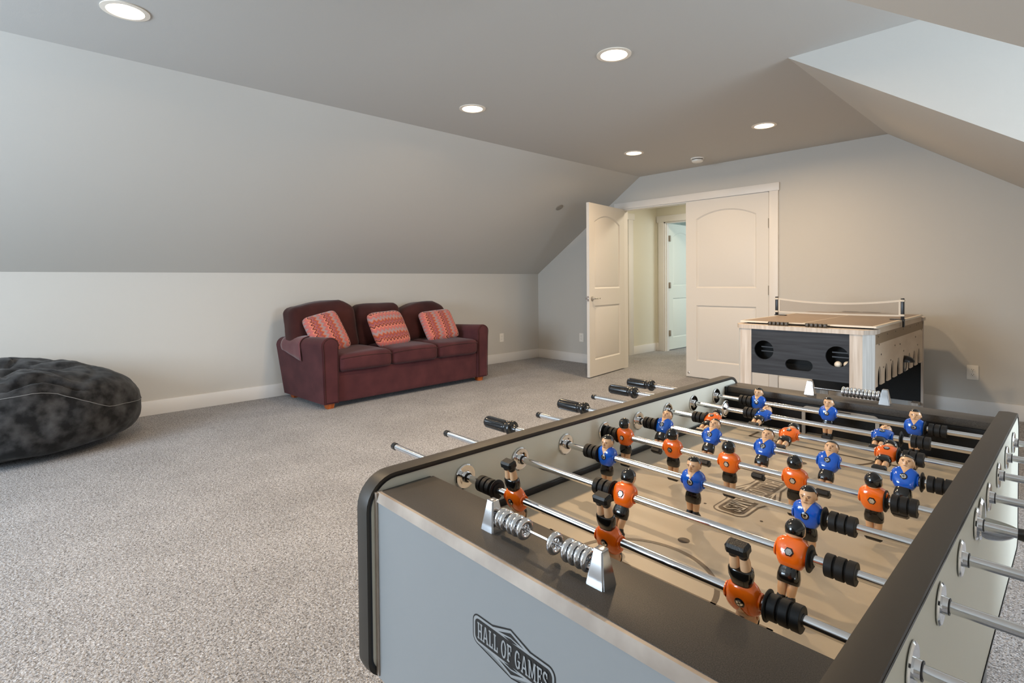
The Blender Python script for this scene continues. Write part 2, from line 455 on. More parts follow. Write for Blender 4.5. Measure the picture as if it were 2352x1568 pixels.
CW = .930
mc = mtx_from((1, 0, 0), (0, 1, 0), (0, 0, 1), (-3.127, YB-.008, .012))
d2 = struct(obj('door_2', door_mesh(CW, 2.03, .035, mc), DOORM, origin=(0, 0, 0), ang=20))
d2['label'] = 'white two-panel door standing shut'
for z in (.30, 1.02, 1.72):
    m = M(); m.lathe([(.007, z-.048), (.007, z+.048)], T(DX1-.009, YB-.012, 0), 12)
    m.box(DX1-.016, DX1-.006, YB-.012, YB-.003, z-.045, z+.045)
    obj('hinge', m, HINGEM, d2)
m = M(); m.lathe([(0, 0), (.011, 0), (.011, .004), (.006, .006), (0, .006)], T(-3.095, YB-.009, .055) @ mtx_from((1, 0, 0), (0, 0, 1), (0, -1, 0)), 16, caps=False)
obj('door_stop_cap', m, NICKEL, d2)
m = M(); m.box(-3.1275, -3.1265, YB, YB+.02, .90, .985); obj('strike_plate', m, NICKEL, d2)

# ------------------------------------------------------------------ hall beyond
HX, HY = -4.64, 7.6
m = M(); m.box(HX-.1, HX, YH, HY, 0, 2.5)
struct(obj('wall_hall_left', m, HALLW))
m = M()
FX0, FX1, FZ = -4.50, -3.68, 2.055
for a, b, c, d in ((HX-.1, FX0, 0, 2.5), (FX1, -1.6, 0, 2.5), (FX0, FX1, FZ, 2.5)): m.box(a, b, HY, HY+.12, c, d)
struct(obj('wall_hall_back', m, HALLW))
m = M(); m.box(-1.7, -1.6, YH, HY, 0, 2.5); struct(obj('wall_hall_right', m, HALLW))
m = M(); m.poly([(HX-.1, YH, 2.5), (-1.6, YH, 2.5), (-1.6, HY+.1, 2.5), (HX-.1, HY+.1, 2.5)]); struct(obj('ceiling_hall', m, HALLW, flat=True))
baseboard('baseboard_hall', [(HX, HX+.014, YH+.95, HY), (HX, FX0-.09, HY-.014, HY)])
m = M()
m.box(FX0-.095, FX0, HY-.018, HY, 0, FZ, .002); m.box(FX1, FX1+.09, HY-.018, HY, 0, FZ, .002)
m.box(FX0-.12, FX1+.11, HY-.024, HY, FZ, FZ+.10, .002)
m.box(FX0-.001, FX0+.018, HY, HY+.12, 0, FZ); m.box(FX0, FX1, HY, HY+.12, FZ-.018, FZ)
m.box(FX0-.001, FX0+.03, HY+.03, HY+.07, 0, FZ)
m.box(HX, HX+.018, 6.80, 6.925, 0, 2.055, .002); m.box(HX, HX+.024, 6.0, 6.955, 2.05, 2.145, .002)
struct(obj('trim_2', m, TRIM))
m3 = mtx_from((0, 1, 0), (-1, 0, 0), (0, 0, 1), (FX0+.005, HY+.135, .012))
d3 = struct(obj('door_3', door_mesh(.80, 2.03, .035, m3), mat('far_door_paint', srgb(226, 230, 222), .45), origin=(0, 0, 0), ang=20))
for z in (.28, 1.05, 1.80):
    m = M(); m.box(FX0-.004, FX0+.045, HY+.105, HY+.1345, z-.048, z+.048, .006); obj('hinge', m, HINGEM, d3)
m = M()
m.box(-6.2, -6.1, HY+.12, 11.1, 0, 2.5); m.box(-6.2, -1.6, 11.0, 11.1, 0, 2.5); m.box(-1.7, -1.6, HY+.12, 11.1, 0, 2.5)
struct(obj('wall_far_room', m, FARW))
m = M(); m.poly([(-6.2, HY+.12, 2.5), (-1.6, HY+.12, 2.5), (-1.6, 11.1, 2.5), (-6.2, 11.1, 2.5)]); struct(obj('ceiling_far_room', m, FARW, flat=True))

# ------------------------------------------------------------------ ceiling fittings
LENS = mat('lamp_glow', (1, .9, .75, 1), .5, emit=(1, .84, .62, 1), es=14)
CONE = mat('lamp_reflector', srgb(255, 244, 225), .35, emit=(1, .86, .62, 1), es=3.2)
LTRIM = mat('lamp_trim_ring', srgb(236, 226, 212), .4)
spots = [((-3.09, .43), 'round recessed ceiling light at the far left above the beanbag'),
         ((-1.825, 2.547), 'round recessed ceiling light, largest one near the middle of the ceiling'),
         ((-3.103, 2.547), 'recessed ceiling light beside the top of the sloped wall, above the sofa'),
         ((-3.09, 4.645), 'small round recessed ceiling light left of the smoke detector, nearest the open door'),
         ((-1.81, 4.652), 'small round recessed ceiling light right of the smoke detector, above the closed door')]
first = None
for (x, y), lab in spots:
    if first is None:
        e = empty('recessed_light', (0, 0, 0), lab, 'ceiling light', 'recessed ceiling lights')
        m = M(); m.lathe([(.074, .001), (.076, -.006), (.098, -.004), (.098, .002)], Matrix(), 40, caps=False); obj('trim_ring', m, LTRIM, e)
        m = M(); m.lathe([(.076, -.004), (.070, .004), (.058, .05)], Matrix(), 40, caps=False); obj('reflector', m, CONE, e)
        m = M(); m.lathe([(.059, .048), (.059, .052)], Matrix(), 40); obj('bulb', m, LENS, e)
        first = e
    else:
        e = dup(first); e['label'] = lab
    e.location = (x, y, HC)
# cut real holes in the ceiling for the cans: replace flat part by a ring-cut mesh
co = bpy.data.objects['ceiling']
cm = M()
t = bmesh.new(); edges = []
def cl(pts):
    vs = [t.verts.new((x, y, HC)) for x, y in pts]
    return [t.edges.new((vs[i], vs[(i+1) % len(vs)])) for i in range(len(vs))]
edges += cl([(XC, YF), (XR, YF), (XR, YN), (XD, YN), (XD, YD), (XR, YD), (XR, YB), (XC, YB)])
for (x, y), _ in spots+[((-1.82, .43), ''), ((-3.09, -1.68), ''), ((-1.82, -1.68), '')]:
    edges += cl([(x+.078*cos(2*pi*k/32), y+.078*sin(2*pi*k/32)) for k in range(32)])
bmesh.ops.triangle_fill(t, edges=edges, use_beauty=True)
cm.merge(t); bmesh.ops.translate(cm.bm, verts=cm.bm.verts, vec=-co.location)
bmesh.ops.recalc_face_normals(cm.bm, faces=cm.bm.faces[:])
cm.bm.to_mesh(co.data)
for x, y in ((-1.82, .43), (-3.09, -1.68), (-1.82, -1.68)):      # out of frame ones in the same grid
    e = dup(first); e.location = (x, y, HC); e['label'] = 'round recessed ceiling light of the same grid behind the camera'

e = empty('smoke_detector', (-2.772, 5.357, HC), 'white round smoke detector on the ceiling above the doors', 'smoke detector')
m = M(); m.lathe([(0, 0), (.070, 0), (.070, -.010), (.066, -.013), (0, -.013)], Matrix(), 32, caps=False); obj('base', m, PLATE, e)
m = M(); m.lathe([(.052, -.012), (.052, -.018), (.060, -.021), (.058, -.036), (.045, -.045), (0, -.047)], Matrix(), 32, caps=False); obj('cover', m, PLATE, e)
m = M(); m.lathe([(.050, -.0125), (.055, -.0125), (.055, -.019), (.050, -.019)], Matrix(), 32, caps=False); obj('vent_slot', m, DARKSLOT, e)

sn = Vector((HC-HK, 0, -(XC-XL))).normalized()
m = M(); m.lathe([(0, .001), (.046, .001), (.050, .003), (.048, .006), (.03, .009), (0, .009)], mtx_from((0, 1, 0), sn.cross(Vector((0, 1, 0))), sn, (-4.3406, 4.919, 2.0357)), 28, caps=False)
tag(obj('cover_plate', m, mat('grey_cap', srgb(150, 143, 132), .6)), 'small round grey cover plate on the sloped wall near the open door', 'cover plate')

def outlet(loc, nx, lab):
    """duplex outlet; nx = (wall tangent, normal)."""
    t, n = Vector(nx[0]), Vector(nx[1])
    mt = mtx_from(t, (0, 0, 1), n, loc)
    e = empty('wall_outlet', loc, lab, 'wall outlet', 'duplex wall outlets')
    mt.translation = (0, 0, 0)
    m = M(); t_ = bmesh.new(); bmesh.ops.create_cube(t_, size=1)
    bmesh.ops.transform(t_, matrix=T(0, 0, .003) @ Matrix.Diagonal((.075, .118, .006, 1)), verts=t_.verts)
    bmesh.ops.bevel(t_, geom=t_.edges[:], offset=.0025, segments=2, affect='EDGES'); m.merge(t_, mt)
    obj('cover_plate', m, PLATE, e)
    for s in (-1, 1):
        m = M(); m.loft([(.0055, .0165, .0145, 0, .0195*s), (.008, .0165, .0145, 0, .0195*s), (.0085, .015, .013, 0, .0195*s)], 24, 3, mt)
        m.mi = 1
        for dx in (-.006, .006):
            m.prism([(dx-.0012, .0195*s+.001), (dx+.0012, .0195*s+.001), (dx+.0012, .0195*s+.009), (dx-.0012, .0195*s+.009)], mt, .008, .0088)
        m.lathe([(.0026, .008), (.0026, .0088)], mt @ T(0, .0195*s-.006, 0), 10)
        obj('socket', m, [PLATE, DARKSLOT], e)
    m = M(); m.lathe([(.003, .005), (.003, .0072)], mt, 10); obj('screw', m, NICKEL, e)
outlet((XL, 5.02, .35), ((0, 1, 0), (1, 0, 0)), 'white duplex outlet low on the left wall just beyond the sofa')
outlet((-4.70, YB, .35), ((1, 0, 0), (0, -1, 0)), 'white duplex outlet low on the back wall beside the open door')
outlet((-.575, YB, .352), ((1, 0, 0), (0, -1, 0)), 'white duplex outlet low on the back wall right of the game table')

# ------------------------------------------------------------------ lettering
def letters(text, h):
    """slab-serif capitals as convex polygons; returns (polys, width) with baseline 0, height h."""
    P = []; x = 0.
    def R(a, b, c, d): P.append([(x+a, c), (x+b, c), (x+b, d), (x+a, d)])
    def Q(*p): P.append([(x+a, b) for a, b in p])
    def serif(c, top, w=.17):
        R(c-w, c+w, .9, 1.) if top else R(c-w, c+w, 0, .1)
    def ring(cx, rx, a0, a1, tx=.17, ty=.12, n=20):
        for k in range(n):
            t0 = a0+(a1-a0)*k/n; t1 = a0+(a1-a0)*(k+1)/n
            Q((cx+rx*cos(t0), .5+.52*sin(t0)), (cx+rx*cos(t1), .5+.52*sin(t1)), (cx+(rx-tx)*cos(t1), .5+(.52-ty)*sin(t1)), (cx+(rx-tx)*cos(t0), .5+(.52-ty)*sin(t0)))
    for ch in text:
        if ch == ' ': x += .34; continue
        if ch == 'H':
            for c in (.16, .56):
                R(c-.08, c+.08, 0, 1); serif(c, 1, .15); serif(c, 0, .15)
            R(.16, .56, .44, .56); w = .72
        elif ch == 'A':
            Q((.06, .05), (.2, .05), (.42, 1), (.3, 1)); Q((.36, 1), (.48, 1), (.74, .05), (.56, .05))
            R(.2, .6, .26, .37); serif(.12, 0, .13); serif(.66, 0, .14); w = .80
        elif ch == 'L':
            R(.1, .26, 0, 1); serif(.18, 1, .16); R(.02, .58, 0, .12); R(.47, .58, 0, .32); w = .62
        elif ch == 'O': ring(.36, .34, 0, 2*pi, n=36); w = .74
        elif ch == 'F':
            R(.1, .26, 0, 1); serif(.18, 0, .16); R(.02, .6, .88, 1); R(.49, .6, .68, 1); R(.2, .44, .45, .56); R(.38, .46, .38, .63); w = .62
        elif ch == 'G':
            ring(.36, .34, .9, 5.7, n=30); R(.5, .66, .08, .48); R(.38, .72, .40, .5); R(.52, .62, .66, .96); w = .76
        elif ch == 'M':
            for c in (.16, .80): R(c-.07, c+.07, 0, 1); serif(c, 0, .14)
            R(.03, .25, .9, 1); R(.71, .93, .9, 1)
            Q((.1, 1), (.26, 1), (.53, .1), (.43, .1)); Q((.70, 1), (.86, 1), (.53, .1), (.43, .1)); w = .97
        elif ch == 'E':
            R(.1, .26, 0, 1); R(.02, .6, .88, 1); R(.49, .6, .7, 1); R(.02, .62, 0, .12); R(.51, .62, 0, .3); R(.2, .44, .45, .56); R(.38, .46, .37, .64); w = .64
        elif ch == 'S':
            pts = []
            for k in range(25):
                t = k/24; a = .75+t*0
                yy = .93-.86*t; xx = .31+.20*sin(pi*1.0*(1-2*t)*-1.45)
                pts.append((xx, yy))
            def arc(cx, cy, rx, ry, a0, a1, n=12):
                return [(cx+rx*cos(a0+(a1-a0)*k/n), cy+ry*sin(a0+(a1-a0)*k/n)) for k in range(n+1)]
            pts = arc(.30, .73, .19, .21, .5, pi*1.5)+arc(.30, .27, .20, .21, pi*.5, -pi+.5)[1:]
            for (x0, y0), (x1, y1) in zip(pts, pts[1:]):
                d = Vector((x1-x0, y1-y0)); n = Vector((-d.y, d.x)).normalized()*.07
                n = Vector((n.x*1.1, n.y*.9)); dx, dy = d.x*.15, d.y*.15
                Q((x0+n.x-dx, y0+n.y-dy), (x1+n.x+dx, y1+n.y+dy), (x1-n.x+dx, y1-n.y+dy), (x0-n.x-dx, y0-n.y-dy))
            R(.46, .54, .68, .97); R(.06, .14, .03, .32); w = .60
        x += w+.05
    return [[(a*h, b*h) for a, b in p] for p in P], (x-.05)*h

def rrect(w, h, r, n=8):
    pts = []
    for cx, cy, a in ((w-r, h-r, 0), (-w+r, h-r, pi/2), (-w+r, -h+r, pi), (w-r, -h+r, 1.5*pi)):
        for k in range(n+1): pts.append((cx+r*cos(a+pi/2*k/n), cy+r*sin(a+pi/2*k/n)))
    return pts
def badge(mt, scale, m):
    """the band-and-diamond 'HALL OF GAMES' badge, unit width 1; material 0 dark, 1 light."""
    def outline(o):
        b, w, s, t = .135+o, .5+o, .235+o*.9, .208+o*1.05
        r = .075+o; pts = []
        for k in range(7): a = pi/2*k/6; pts.append((w-r+r*cos(a), b-r+r*sin(a)))
        pts += [(s, b), (0, t), (-s, b)]
        for k in range(7): a = pi/2+pi/2*k/6; pts.append((-w+r+r*cos(a), b-r+r*sin(a)))
        for k in range(7): a = pi+pi/2*k/6; pts.append((-w+r+r*cos(a), -b+r+r*sin(a)))
        pts += [(-s, -b), (0, -t), (s, -b)]
        for k in range(7): a = 1.5*pi+pi/2*k/6; pts.append((w-r+r*cos(a), -b+r+r*sin(a)))
        return pts
    ms = mt @ Matrix.Diagonal((scale, scale, 1, 1)); e = .00025
    def lay(pts, lv, mi):
        m.mi = mi; vs = [m.bm.verts.new(ms @ Vector((x, y, lv*e))) for x, y in pts]
        f = m._f(vs)
        if f: bmesh.ops.triangulate(m.bm, faces=[f])
    lay(outline(0.), 1, 0); lay(outline(-.013), 2, 1)
    lay(rrect(.465, .100, .05), 3, 0)
    for s in (1, -1):
        lay([(-.155, .118*s), (0, .172*s), (.155, .118*s), (0, .138*s)], 3, 0)
        lay([(-.085, .112*s), (0, .126*s), (.085, .112*s), (0, .098*s)], 3, 0)
    P, w = letters('HALL OF GAMES', 1.)
    kx = .86/w
    for n_, p in enumerate(P): lay([((a*kx)-.43, (b-.5)*.145) for a, b in p], 4+n_*.03, 1)

# ------------------------------------------------------------------ foosball table
FT = empty('foosball_table', (-.8308, .6523, 0), 'large grey foosball table with black rails and orange and blue players in the foreground', 'foosball table', rz=-.01146)
U0, U1 = .002, .688          # inner faces of the side walls
V0, V1 = -.211, 1.215        # length of the side panels
ZR, ZF, ZP = .7505, .665, .7755
def rr_vz(r, o=0., n=8):
    """rounded outline of a side panel in (v, z)."""
    a0, a1, b0, b1 = V0+o, V1-o, .45+o, .796-o
    pts = []
    for cx, cz, a, rad in ((a1-r, b1-r, 0, r), (a0+r, b1-r, pi/2, r), (a0+.03, b0+.03, pi, .03), (a1-.03, b0+.03, 1.5*pi, .03)):
        for k in range(n+1): pts.append((cx+rad*cos(a+pi/2*k/n), cz+rad*sin(a+pi/2*k/n)))
    return pts
for u0, u1, s in ((U0-.034, U0, -1), (U1, U1+.034, 1)):
    m = M(); m.prism(rr_vz(.052, .004), mtx_from((0, 1, 0), (0, 0, 1), (1, 0, 0)), u0+.001, u1-.001)
    sp = obj('side_panel', m, SIDEGREY, FT)
    # T-mould: black strip round the edge, flat crowned profile
    outer = rr_vz(.055, 0.); m = M(); n = len(outer); prof = [(-.001, -.0045), (-.001, -.001), (.0015, .0025), (.5, .004), (.9985, .0025), (1.001, -.001), (1.001, -.0045)]
    rings = []
    cx, cz = (V0+V1)/2, .625
    for i, (v, z) in enumerate(outer):
        a, b = outer[i-1], outer[(i+1) % n]; t = Vector((b[0]-a[0], b[1]-a[1])).normalized(); nn = Vector((t.y, -t.x))
        rings.append([m.bm.verts.new((u0+(u1-u0)*pu, v+nn.x*po, z+nn.y*po)) for pu, po in prof])
    for i in range(n):
        A, B = rings[i], rings[(i+1) % n]
        for k in range(len(prof)-1): m._f([A[k], B[k], B[k+1], A[k+1]])
    obj('edge_trim', m, BLACKTOP, sp)
    # narrow groove line beside the trim, on each face
    A = rr_vz(.052, .003); B = rr_vz(.050, .0062)
    for ug in ((u1+.0006, u0-.0006) if s < 0 else (u0-.0006, u1+.0006)):
        m = M(); va = [m.bm.verts.new((ug, v, z)) for v, z in A]; vb = [m.bm.verts.new((ug, v, z)) for v, z in B]
        for i in range(len(A)): m._f([va[i], va[(i+1) % len(A)], vb[(i+1) % len(A)], vb[i]])
        obj('groove', m, BLACKT, sp, flat=True)
# end boxes
for va, vb, face in ((-.193, -.082, -1), (1.110, 1.2, 1)):
    m = M(); m.box(U0+.009, U1-.003, va+.004, vb, ZP-.02, ZP, .0015); obj('end_top', m, ENDTOP, FT)
    m = M(); m.box(U0, U0+.009, va+.002, vb-.001, ZP-.022, ZP-.003); obj('gap_shade_strip', m, BLACKT, FT)  # black strip stands in for the shadow gap between side wall and end top
    if face < 0:
        m = M(); m.box(U0, U1, -.196, -.184, .45, .7592); ep = obj('end_panel', m, LGREY, FT)
        m = M(); m.prism([(-.1985, .7590), (-.194, ZP-.001), (-.186, ZP-.001), (-.186, .7590)], mtx_from((0, 1, 0), (0, 0, 1), (1, 0, 0)), U0+.001, U1-.001)
        obj('edge_band', m, BEIGEEDGE, ep)
        m = M(); m.box(U0, U0+.008, -.1985, -.185, .455, ZP-.002); obj('corner_bead', m, BEIGEEDGE, ep)
        m = M(); badge(mtx_from((1, 0, 0), (0, 0, 1), (0, -1, 0), (.3475, -.1962, .6665)), .153, m)
        obj('logo', m, [LOGOBLK, LOGOLT], ep, flat=True)
        m = M(); m.box(U0, U1, vb-.008, vb, ZF, ZP-.02); obj('end_wall', m, BLKFELT, FT)
    else:
        m = M(); m.box(U0, U1, 1.188, 1.2, .45, ZP-.02); obj('end_panel', m, LGREY, FT)
        # far inner wall with the goal opening
        m = M()
        for a, b, c, d in ((U0, .257, ZF, ZP-.02), (.437, U1, ZF, ZP-.02), (.257, .437, .742, ZP-.02)): m.box(a, b, va, va+.008, c, d)
        ew = obj('end_wall', m, BLKFELT, FT)
        m = M(); m.box(.245, .45, va+.02, 1.186, ZF-.02, .745); obj('goal_pocket', m, BLKIN, FT)
        # grey goal frame
        m = M(); o = [(.247, ZF), (.247, .735)]+[(.262-.015*cos(a*pi/12), .735+.015*sin(a*pi/12)) for a in range(1, 7)]
        o += [(.432+.015*sin(a*pi/12), .735+.015*cos(a*pi/12)) for a in range(0, 7)]+[(.447, ZF)]
        i_ = [(.2565, ZF), (.2565, .732)]+[(.265-.0085*cos(a*pi/12), .732+.0085*sin(a*pi/12)) for a in range(1, 7)]
        i_ += [(.429+.0085*sin(a*pi/12), .732+.0085*cos(a*pi/12)) for a in range(0, 7)]+[(.4375, ZF)]
        n = len(o)
        for k in range(n-1):
            q = [o[k], o[k+1], i_[k+1], i_[k]]
            m.prism([(a, b) for a, b in q], mtx_from((1, 0, 0), (0, 0, 1), (0, -1, 0), (0, va, 0)), -.002, .005)
        obj('goal_frame', m, mat('goal_grey', srgb(176, 172, 166), .35), ew)
        m = M(); m.box(.346, .378, va-.0055, va-.0045, .7435, .7475); obj('goal_slot', m, DARKSLOT, ew)
# play field
m = M(); m.box(U0, U1, -.082, 1.14, ZF-.012, ZF); pf = obj('playfield', m, FIELD, FT)
m = M(); m.box(U0, U1, -.18, 1.186, .452, .470); obj('bottom_panel', m, BLACKT, FT)
m = M(); m.box(U0, U0+.008, -.075, 1.109, ZF, ZF+.013, .002); obj('wall_strip', m, BLACKT, FT)
m = M(); m.box(U1-.008, U1, -.075, 1.109, ZF, ZF+.013, .002); obj('wall_strip', m, BLACKT, FT)
z = ZF+.0004; lw = .008
def line(a, b, w=lw):
    a, b = Vector(a), Vector(b); d = (b-a).normalized()*w/2; n = Vector((-d.y, d.x))
    m.poly([(*(a+n-d), z), (*(b+n+d), z), (*(b-n+d), z), (*(a-n-d), z)])
def arcl(c, r, a0, a1, w=lw, n=36):
    for k in range(n):
        t0, t1 = a0+(a1-a0)*k/n, a0+(a1-a0)*(k+1)/n
        m.poly([(c[0]+(r-w/2)*cos(t0), c[1]+(r-w/2)*sin(t0), z), (c[0]+(r+w/2)*cos(t0), c[1]+(r+w/2)*sin(t0), z), (c[0]+(r+w/2)*cos(t1), c[1]+(r+w/2)*sin(t1), z), (c[0]+(r-w/2)*cos(t1), c[1]+(r-w/2)*sin(t1), z)])
for s, c in ((1, 0), (-1, 1.05)):
    f = lambda v: c+s*v; m = M()
    line((.151, f(-.075)), (.151, f(.087))); line((.151, f(.087)), (.551, f(.087))); line((.551, f(.087)), (.551, f(-.075)))
    a = math.asin(.017/.122)
    obj('penalty_box_line', m, FBROWN, pf, flat=True); m = M()
    arcl((.351, f(.07)), .122, (a if s > 0 else pi+a), (pi-a if s > 0 else 2*pi-a)); obj('penalty_arc', m, FBROWN, pf, flat=True)
for q, r in (((.345, .231), .0105), ((.345, 1.05-.231), .0105), ((.294, .409), .003), ((.41, .409), .003)):
    m = M(); m.poly([(q[0]+r*cos(2*pi*k/24), q[1]+r*sin(2*pi*k/24), z) for k in range(24)])
    obj('field_spot', m, FDOT, pf, flat=True)
m = M(); badge(mtx_from((0, -1, 0), (1, 0, 0), (0, 0, 1), (.347, .525, ZF+.0003)), .262, m)
obj('field_logo', m, [FBROWN, FLOGOLT], pf, flat=True)
# legs
for u in (.03, .60):
    for v in (-.16, 1.045):
        m = M(); m.box(u, u+.07, v, v+.02, 0, .452, .002); m.box(u, u+.02, v, v+.11, 0, .452, .002) if u < .3 else m.box(u+.05, u+.07, v, v+.11, 0, .452, .002)
        obj('leg', m, LEGGREY, FT)
# bearings (chrome escutcheons on both faces of each side wall)
brg = M()
disc = [(.0090, .0085), (.0100, .0080), (.0105, .0030), (.0180, .0020), (.0225, .0026), (.0245, .001), (.0245, 0)]
def esc(m, u, v, s):
    m.lathe(disc, mtx_from((0, 1, 0), (0, 0, s), (s, 0, 0), (u, v, ZR)), 40, caps=False)
    m.mi = 1; m.lathe([(.0072, .0015), (.0072, .0093), (.0096, .0093), (.0096, .006)], mtx_from((0, 1, 0), (0, 0, s), (s, 0, 0), (u, v, ZR)), 24, caps=False); m.mi = 0
bproto = []
for s, (a, b) in ((0, (U0-.034, U0)), (1, (U1, U1+.034))):
    m = M(); esc(m, a-.001, 0, -1); bproto.append(obj('rod_bearing', m, [CHROME, BLACKT], FT))
    m = M(); esc(m, b+.0005, 0, 1); bproto.append(obj('rod_bearing', m, [CHROME, BLACKT], FT))
for i in range(1, 8):
    for p in bproto:
        c = dup(p); c.location = (0, .15*i, 0)

# player figures ------------------------------------------------------------
def player(shirt):
    """rod along X at origin, up Z, faces -Y."""
    m = M()
    m.mi = 0   # shirt
    m.loft([(-.0200, .0120, .0078), (-.0185, .0145, .0100), (-.0130, .0180, .0122), (-.006, .0208, .0134), (.001, .0222, .0138), (.008, .0226, .0134), (.0135, .0212, .0122), (.0175, .0178, .0104), (.0205, .0125, .0080), (.0222, .0070, .0050)], 32, 2.7)
    for s in (-1, 1):   # sleeve cuff round the rod hole
        m.lathe([(.0078, .0195), (.0090, .0217), (.0097, .0219), (.0104, .0200)], mtx_from((0, s, 0), (0, 0, 1), (s, 0, 0)), 24, caps=False)
    m.mi = 1   # shorts, hair
    m.loft([(-.0405, .0135, .0085), (-.039, .0145, .0095), (-.031, .0148, .0105), (-.024, .0135, .0100), (-.020, .0122, .0088), (-.0185, .0128, .0090), (-.0165, .0122, .0085)], 24, 2.8)
    m.mi = 2   # skin: legs, neck, head
    for s in (-1, 1):
        m.loft([(-.062, .0045, .0048, .0060*s, 0), (-.056, .0052, .0056, .0060*s, .0005), (-.049, .0060, .0068, .0062*s, .001), (-.042, .0062, .0072, .0066*s, 0), (-.038, .006, .007, .0066*s, 0)], 14, 2.1)
    m.loft([(.017, .0065, .0055, 0, -.001), (.0205, .0055, .0050, 0, -.0005), (.026, .0056, .0052, 0, 0)], 14, 2)
    m.ell((0, 0, .0310), (.0130, .0136, .0145))
    m.ell((0, -.0020, .0230), (.0100, .0106, .0085))           # jaw
    m.ell((0, -.0138, .0268), (.0020, .0028, .0036), u=10, v=8)  # nose
    for s in (-1, 1):
        m.ell((.0127*s, .0015, .0280), (.0013, .0022, .0032), u=8, v=6)   # ears
    # V neck, a skin patch that follows the chest
    tab = [(.001, .0138), (.008, .0134), (.0135, .0122), (.0175, .0104), (.0205, .0080), (.0222, .0050)]
    def ry_(z):
        for (a, b), (c, d) in zip(tab, tab[1:]):
            if z <= c: return b+(d-b)*(z-a)/(c-a)
        return .005
    prev = None
    for k in range(9):
        z = .0055+.0155*k/8; w = .0088*k/8; y = -(ry_(z)+.0007)
        row = [(-w, y+.0012*(w/.0088)**2, z), (0, y-.0002, z), (w, y+.0012*(w/.0088)**2, z)]
        if prev:
            m.poly([prev[0], prev[1], row[1], row[0]]) if k > 1 else m.poly([prev[1], row[1], row[0]])
            m.poly([prev[1], prev[2], row[2], row[1]]) if k > 1 else m.poly([prev[1], row[2], row[1]])
        prev = row
    m.mi = 3   # brows, eyes, mouth
    for s in (-1, 1):
        m.ell((.0048*s, -.0127, .0322), (.0032, .0010, .0007), u=8, v=6)
        m.ell((.0046*s, -.0128, .0300), (.0014, .0008, .0008), u=8, v=6)
    m.ell((0, -.0123, .0212), (.0034, .0008, .0006), u=8, v=6)
    m.mi = 1
    m.ell((0, .0004, .0316), (.0138, .0144, .0151), u=28, v=22,
          keep=lambda c: (c.z > .42 + max(0, -c.y)*.12) or (c.y > .12 and c.z > -.62) or (c.y > -.22 and c.z > .18))
    m.mi = 4   # foot block and boots
    for s in (-1, 1):
        m.loft([(-.066, .0062, .0075, .0062*s, -.001), (-.060, .0060, .0066, .0062*s, 0), (-.056, .0050, .0056, .0062*s, 0)], 12, 2.6)
    t = bmesh.new(); bmesh.ops.create_cube(t, size=1)
    bmesh.ops.transform(t, matrix=T(0, 0, -.0670) @ Matrix.Diagonal((.0270, .0185, .0135, 1)), verts=t.verts)
    bmesh.ops.bevel(t, geom=t.edges[:], offset=.0032, segments=1, affect='EDGES'); m.merge(t)
    m.mi = 5   # screw (front) and nut (back)
    m.lathe([(0, .0156), (.0032, .0154), (.0044, .0144), (.0044, .0115)], mtx_from((1, 0, 0), (0, 0, 1), (0, -1, 0)), 18, caps=False)
    m.lathe([(0, .0160), (.0026, .0160), (.0028, .0150), (.0046, .0150), (.0046, .0115)], mtx_from((1, 0, 0), (0, 0, -1), (0, 1, 0)), 6, caps=False)
    m.mi = 1
    for a in (0, pi/2):
        c_, s_ = cos(a+.4), sin(a+.4)
        q = [(-.0026, -.0005), (.0026, -.0005), (.0026, .0005), (-.0026, .0005)]
        m.poly([(x*c_-y*s_, -.0157, x*s_+y*c_) for x, y in q])
    m.lathe([(.0046, .0147), (.0060, .0143), (.0061, .0125)], mtx_from((1, 0, 0), (0, 0, 1), (0, -1, 0)), 18, caps=False)
    m.lathe([(.0048, .0148), (.0063, .0144), (.0064, .0125)], mtx_from((1, 0, 0), (0, 0, -1), (0, 1, 0)), 6, caps=False)
    return m, [shirt, GBLACK, SKIN, FACE, FOOTBLK, CHROME]
HX_ = mtx_from((0, 1, 0), (0, 0, 1), (1, 0, 0))
def bumper_mesh(n=3, w=.0100, gap=.0030):
    m = M(); x = 0
    prof = [(.0072, 0)]
    for k in range(n):
        prof += [(.0146, x), (.0152, x+.0006), (.0152, x+w-.0006), (.0146, x+w)]
        x += w
        if k < n-1: prof += [(.0122, x+.0001), (.0122, x+gap-.0001)]; x += gap
    prof += [(.0072, x)]
    m.lathe(prof, HX_, 32, caps=False); return m, x
def washer_mesh():
    m = M(); m.lathe([(.0072, -.0012), (.0170, -.0015), (.0185, -.0006), (.0185, .0006), (.0170, .0015), (.0120, .0016), (.0120, .004), (.0072, .004)], HX_, 32, caps=False); return m
def handle_mesh():
    m = M(); n = 96; L = .118
    prof = [(0, .0100), (.001, .0145), (.005, .0160), (.010, .0163), (.074, .0163), (.079, .0158), (.082, .0140), (.085, .0140), (.087, .0152), (.092, .0154), (.0945, .0190), (.096, .0198), (.103, .0198), (.105, .0185), (.106, .0120), (.112, .0092), (L, .0085)]
    rings = []
    for x, r in prof:
        ring = []
        for k in range(n):
            a = 2*pi*k/n; q = r-(.0022 if (k % 8) in (3, 4) and .006 < x < .078 else 0)
            ring.append(m.bm.verts.new((x, q*cos(a), q*sin(a))))
        rings.append(ring)
    for A, B in zip(rings, rings[1:]):
        for k in range(n): m._f([A[k], A[(k+1) % n], B[(k+1) % n], B[k]])
    m._f(rings[0][::-1]); m._f(rings[-1]); return m
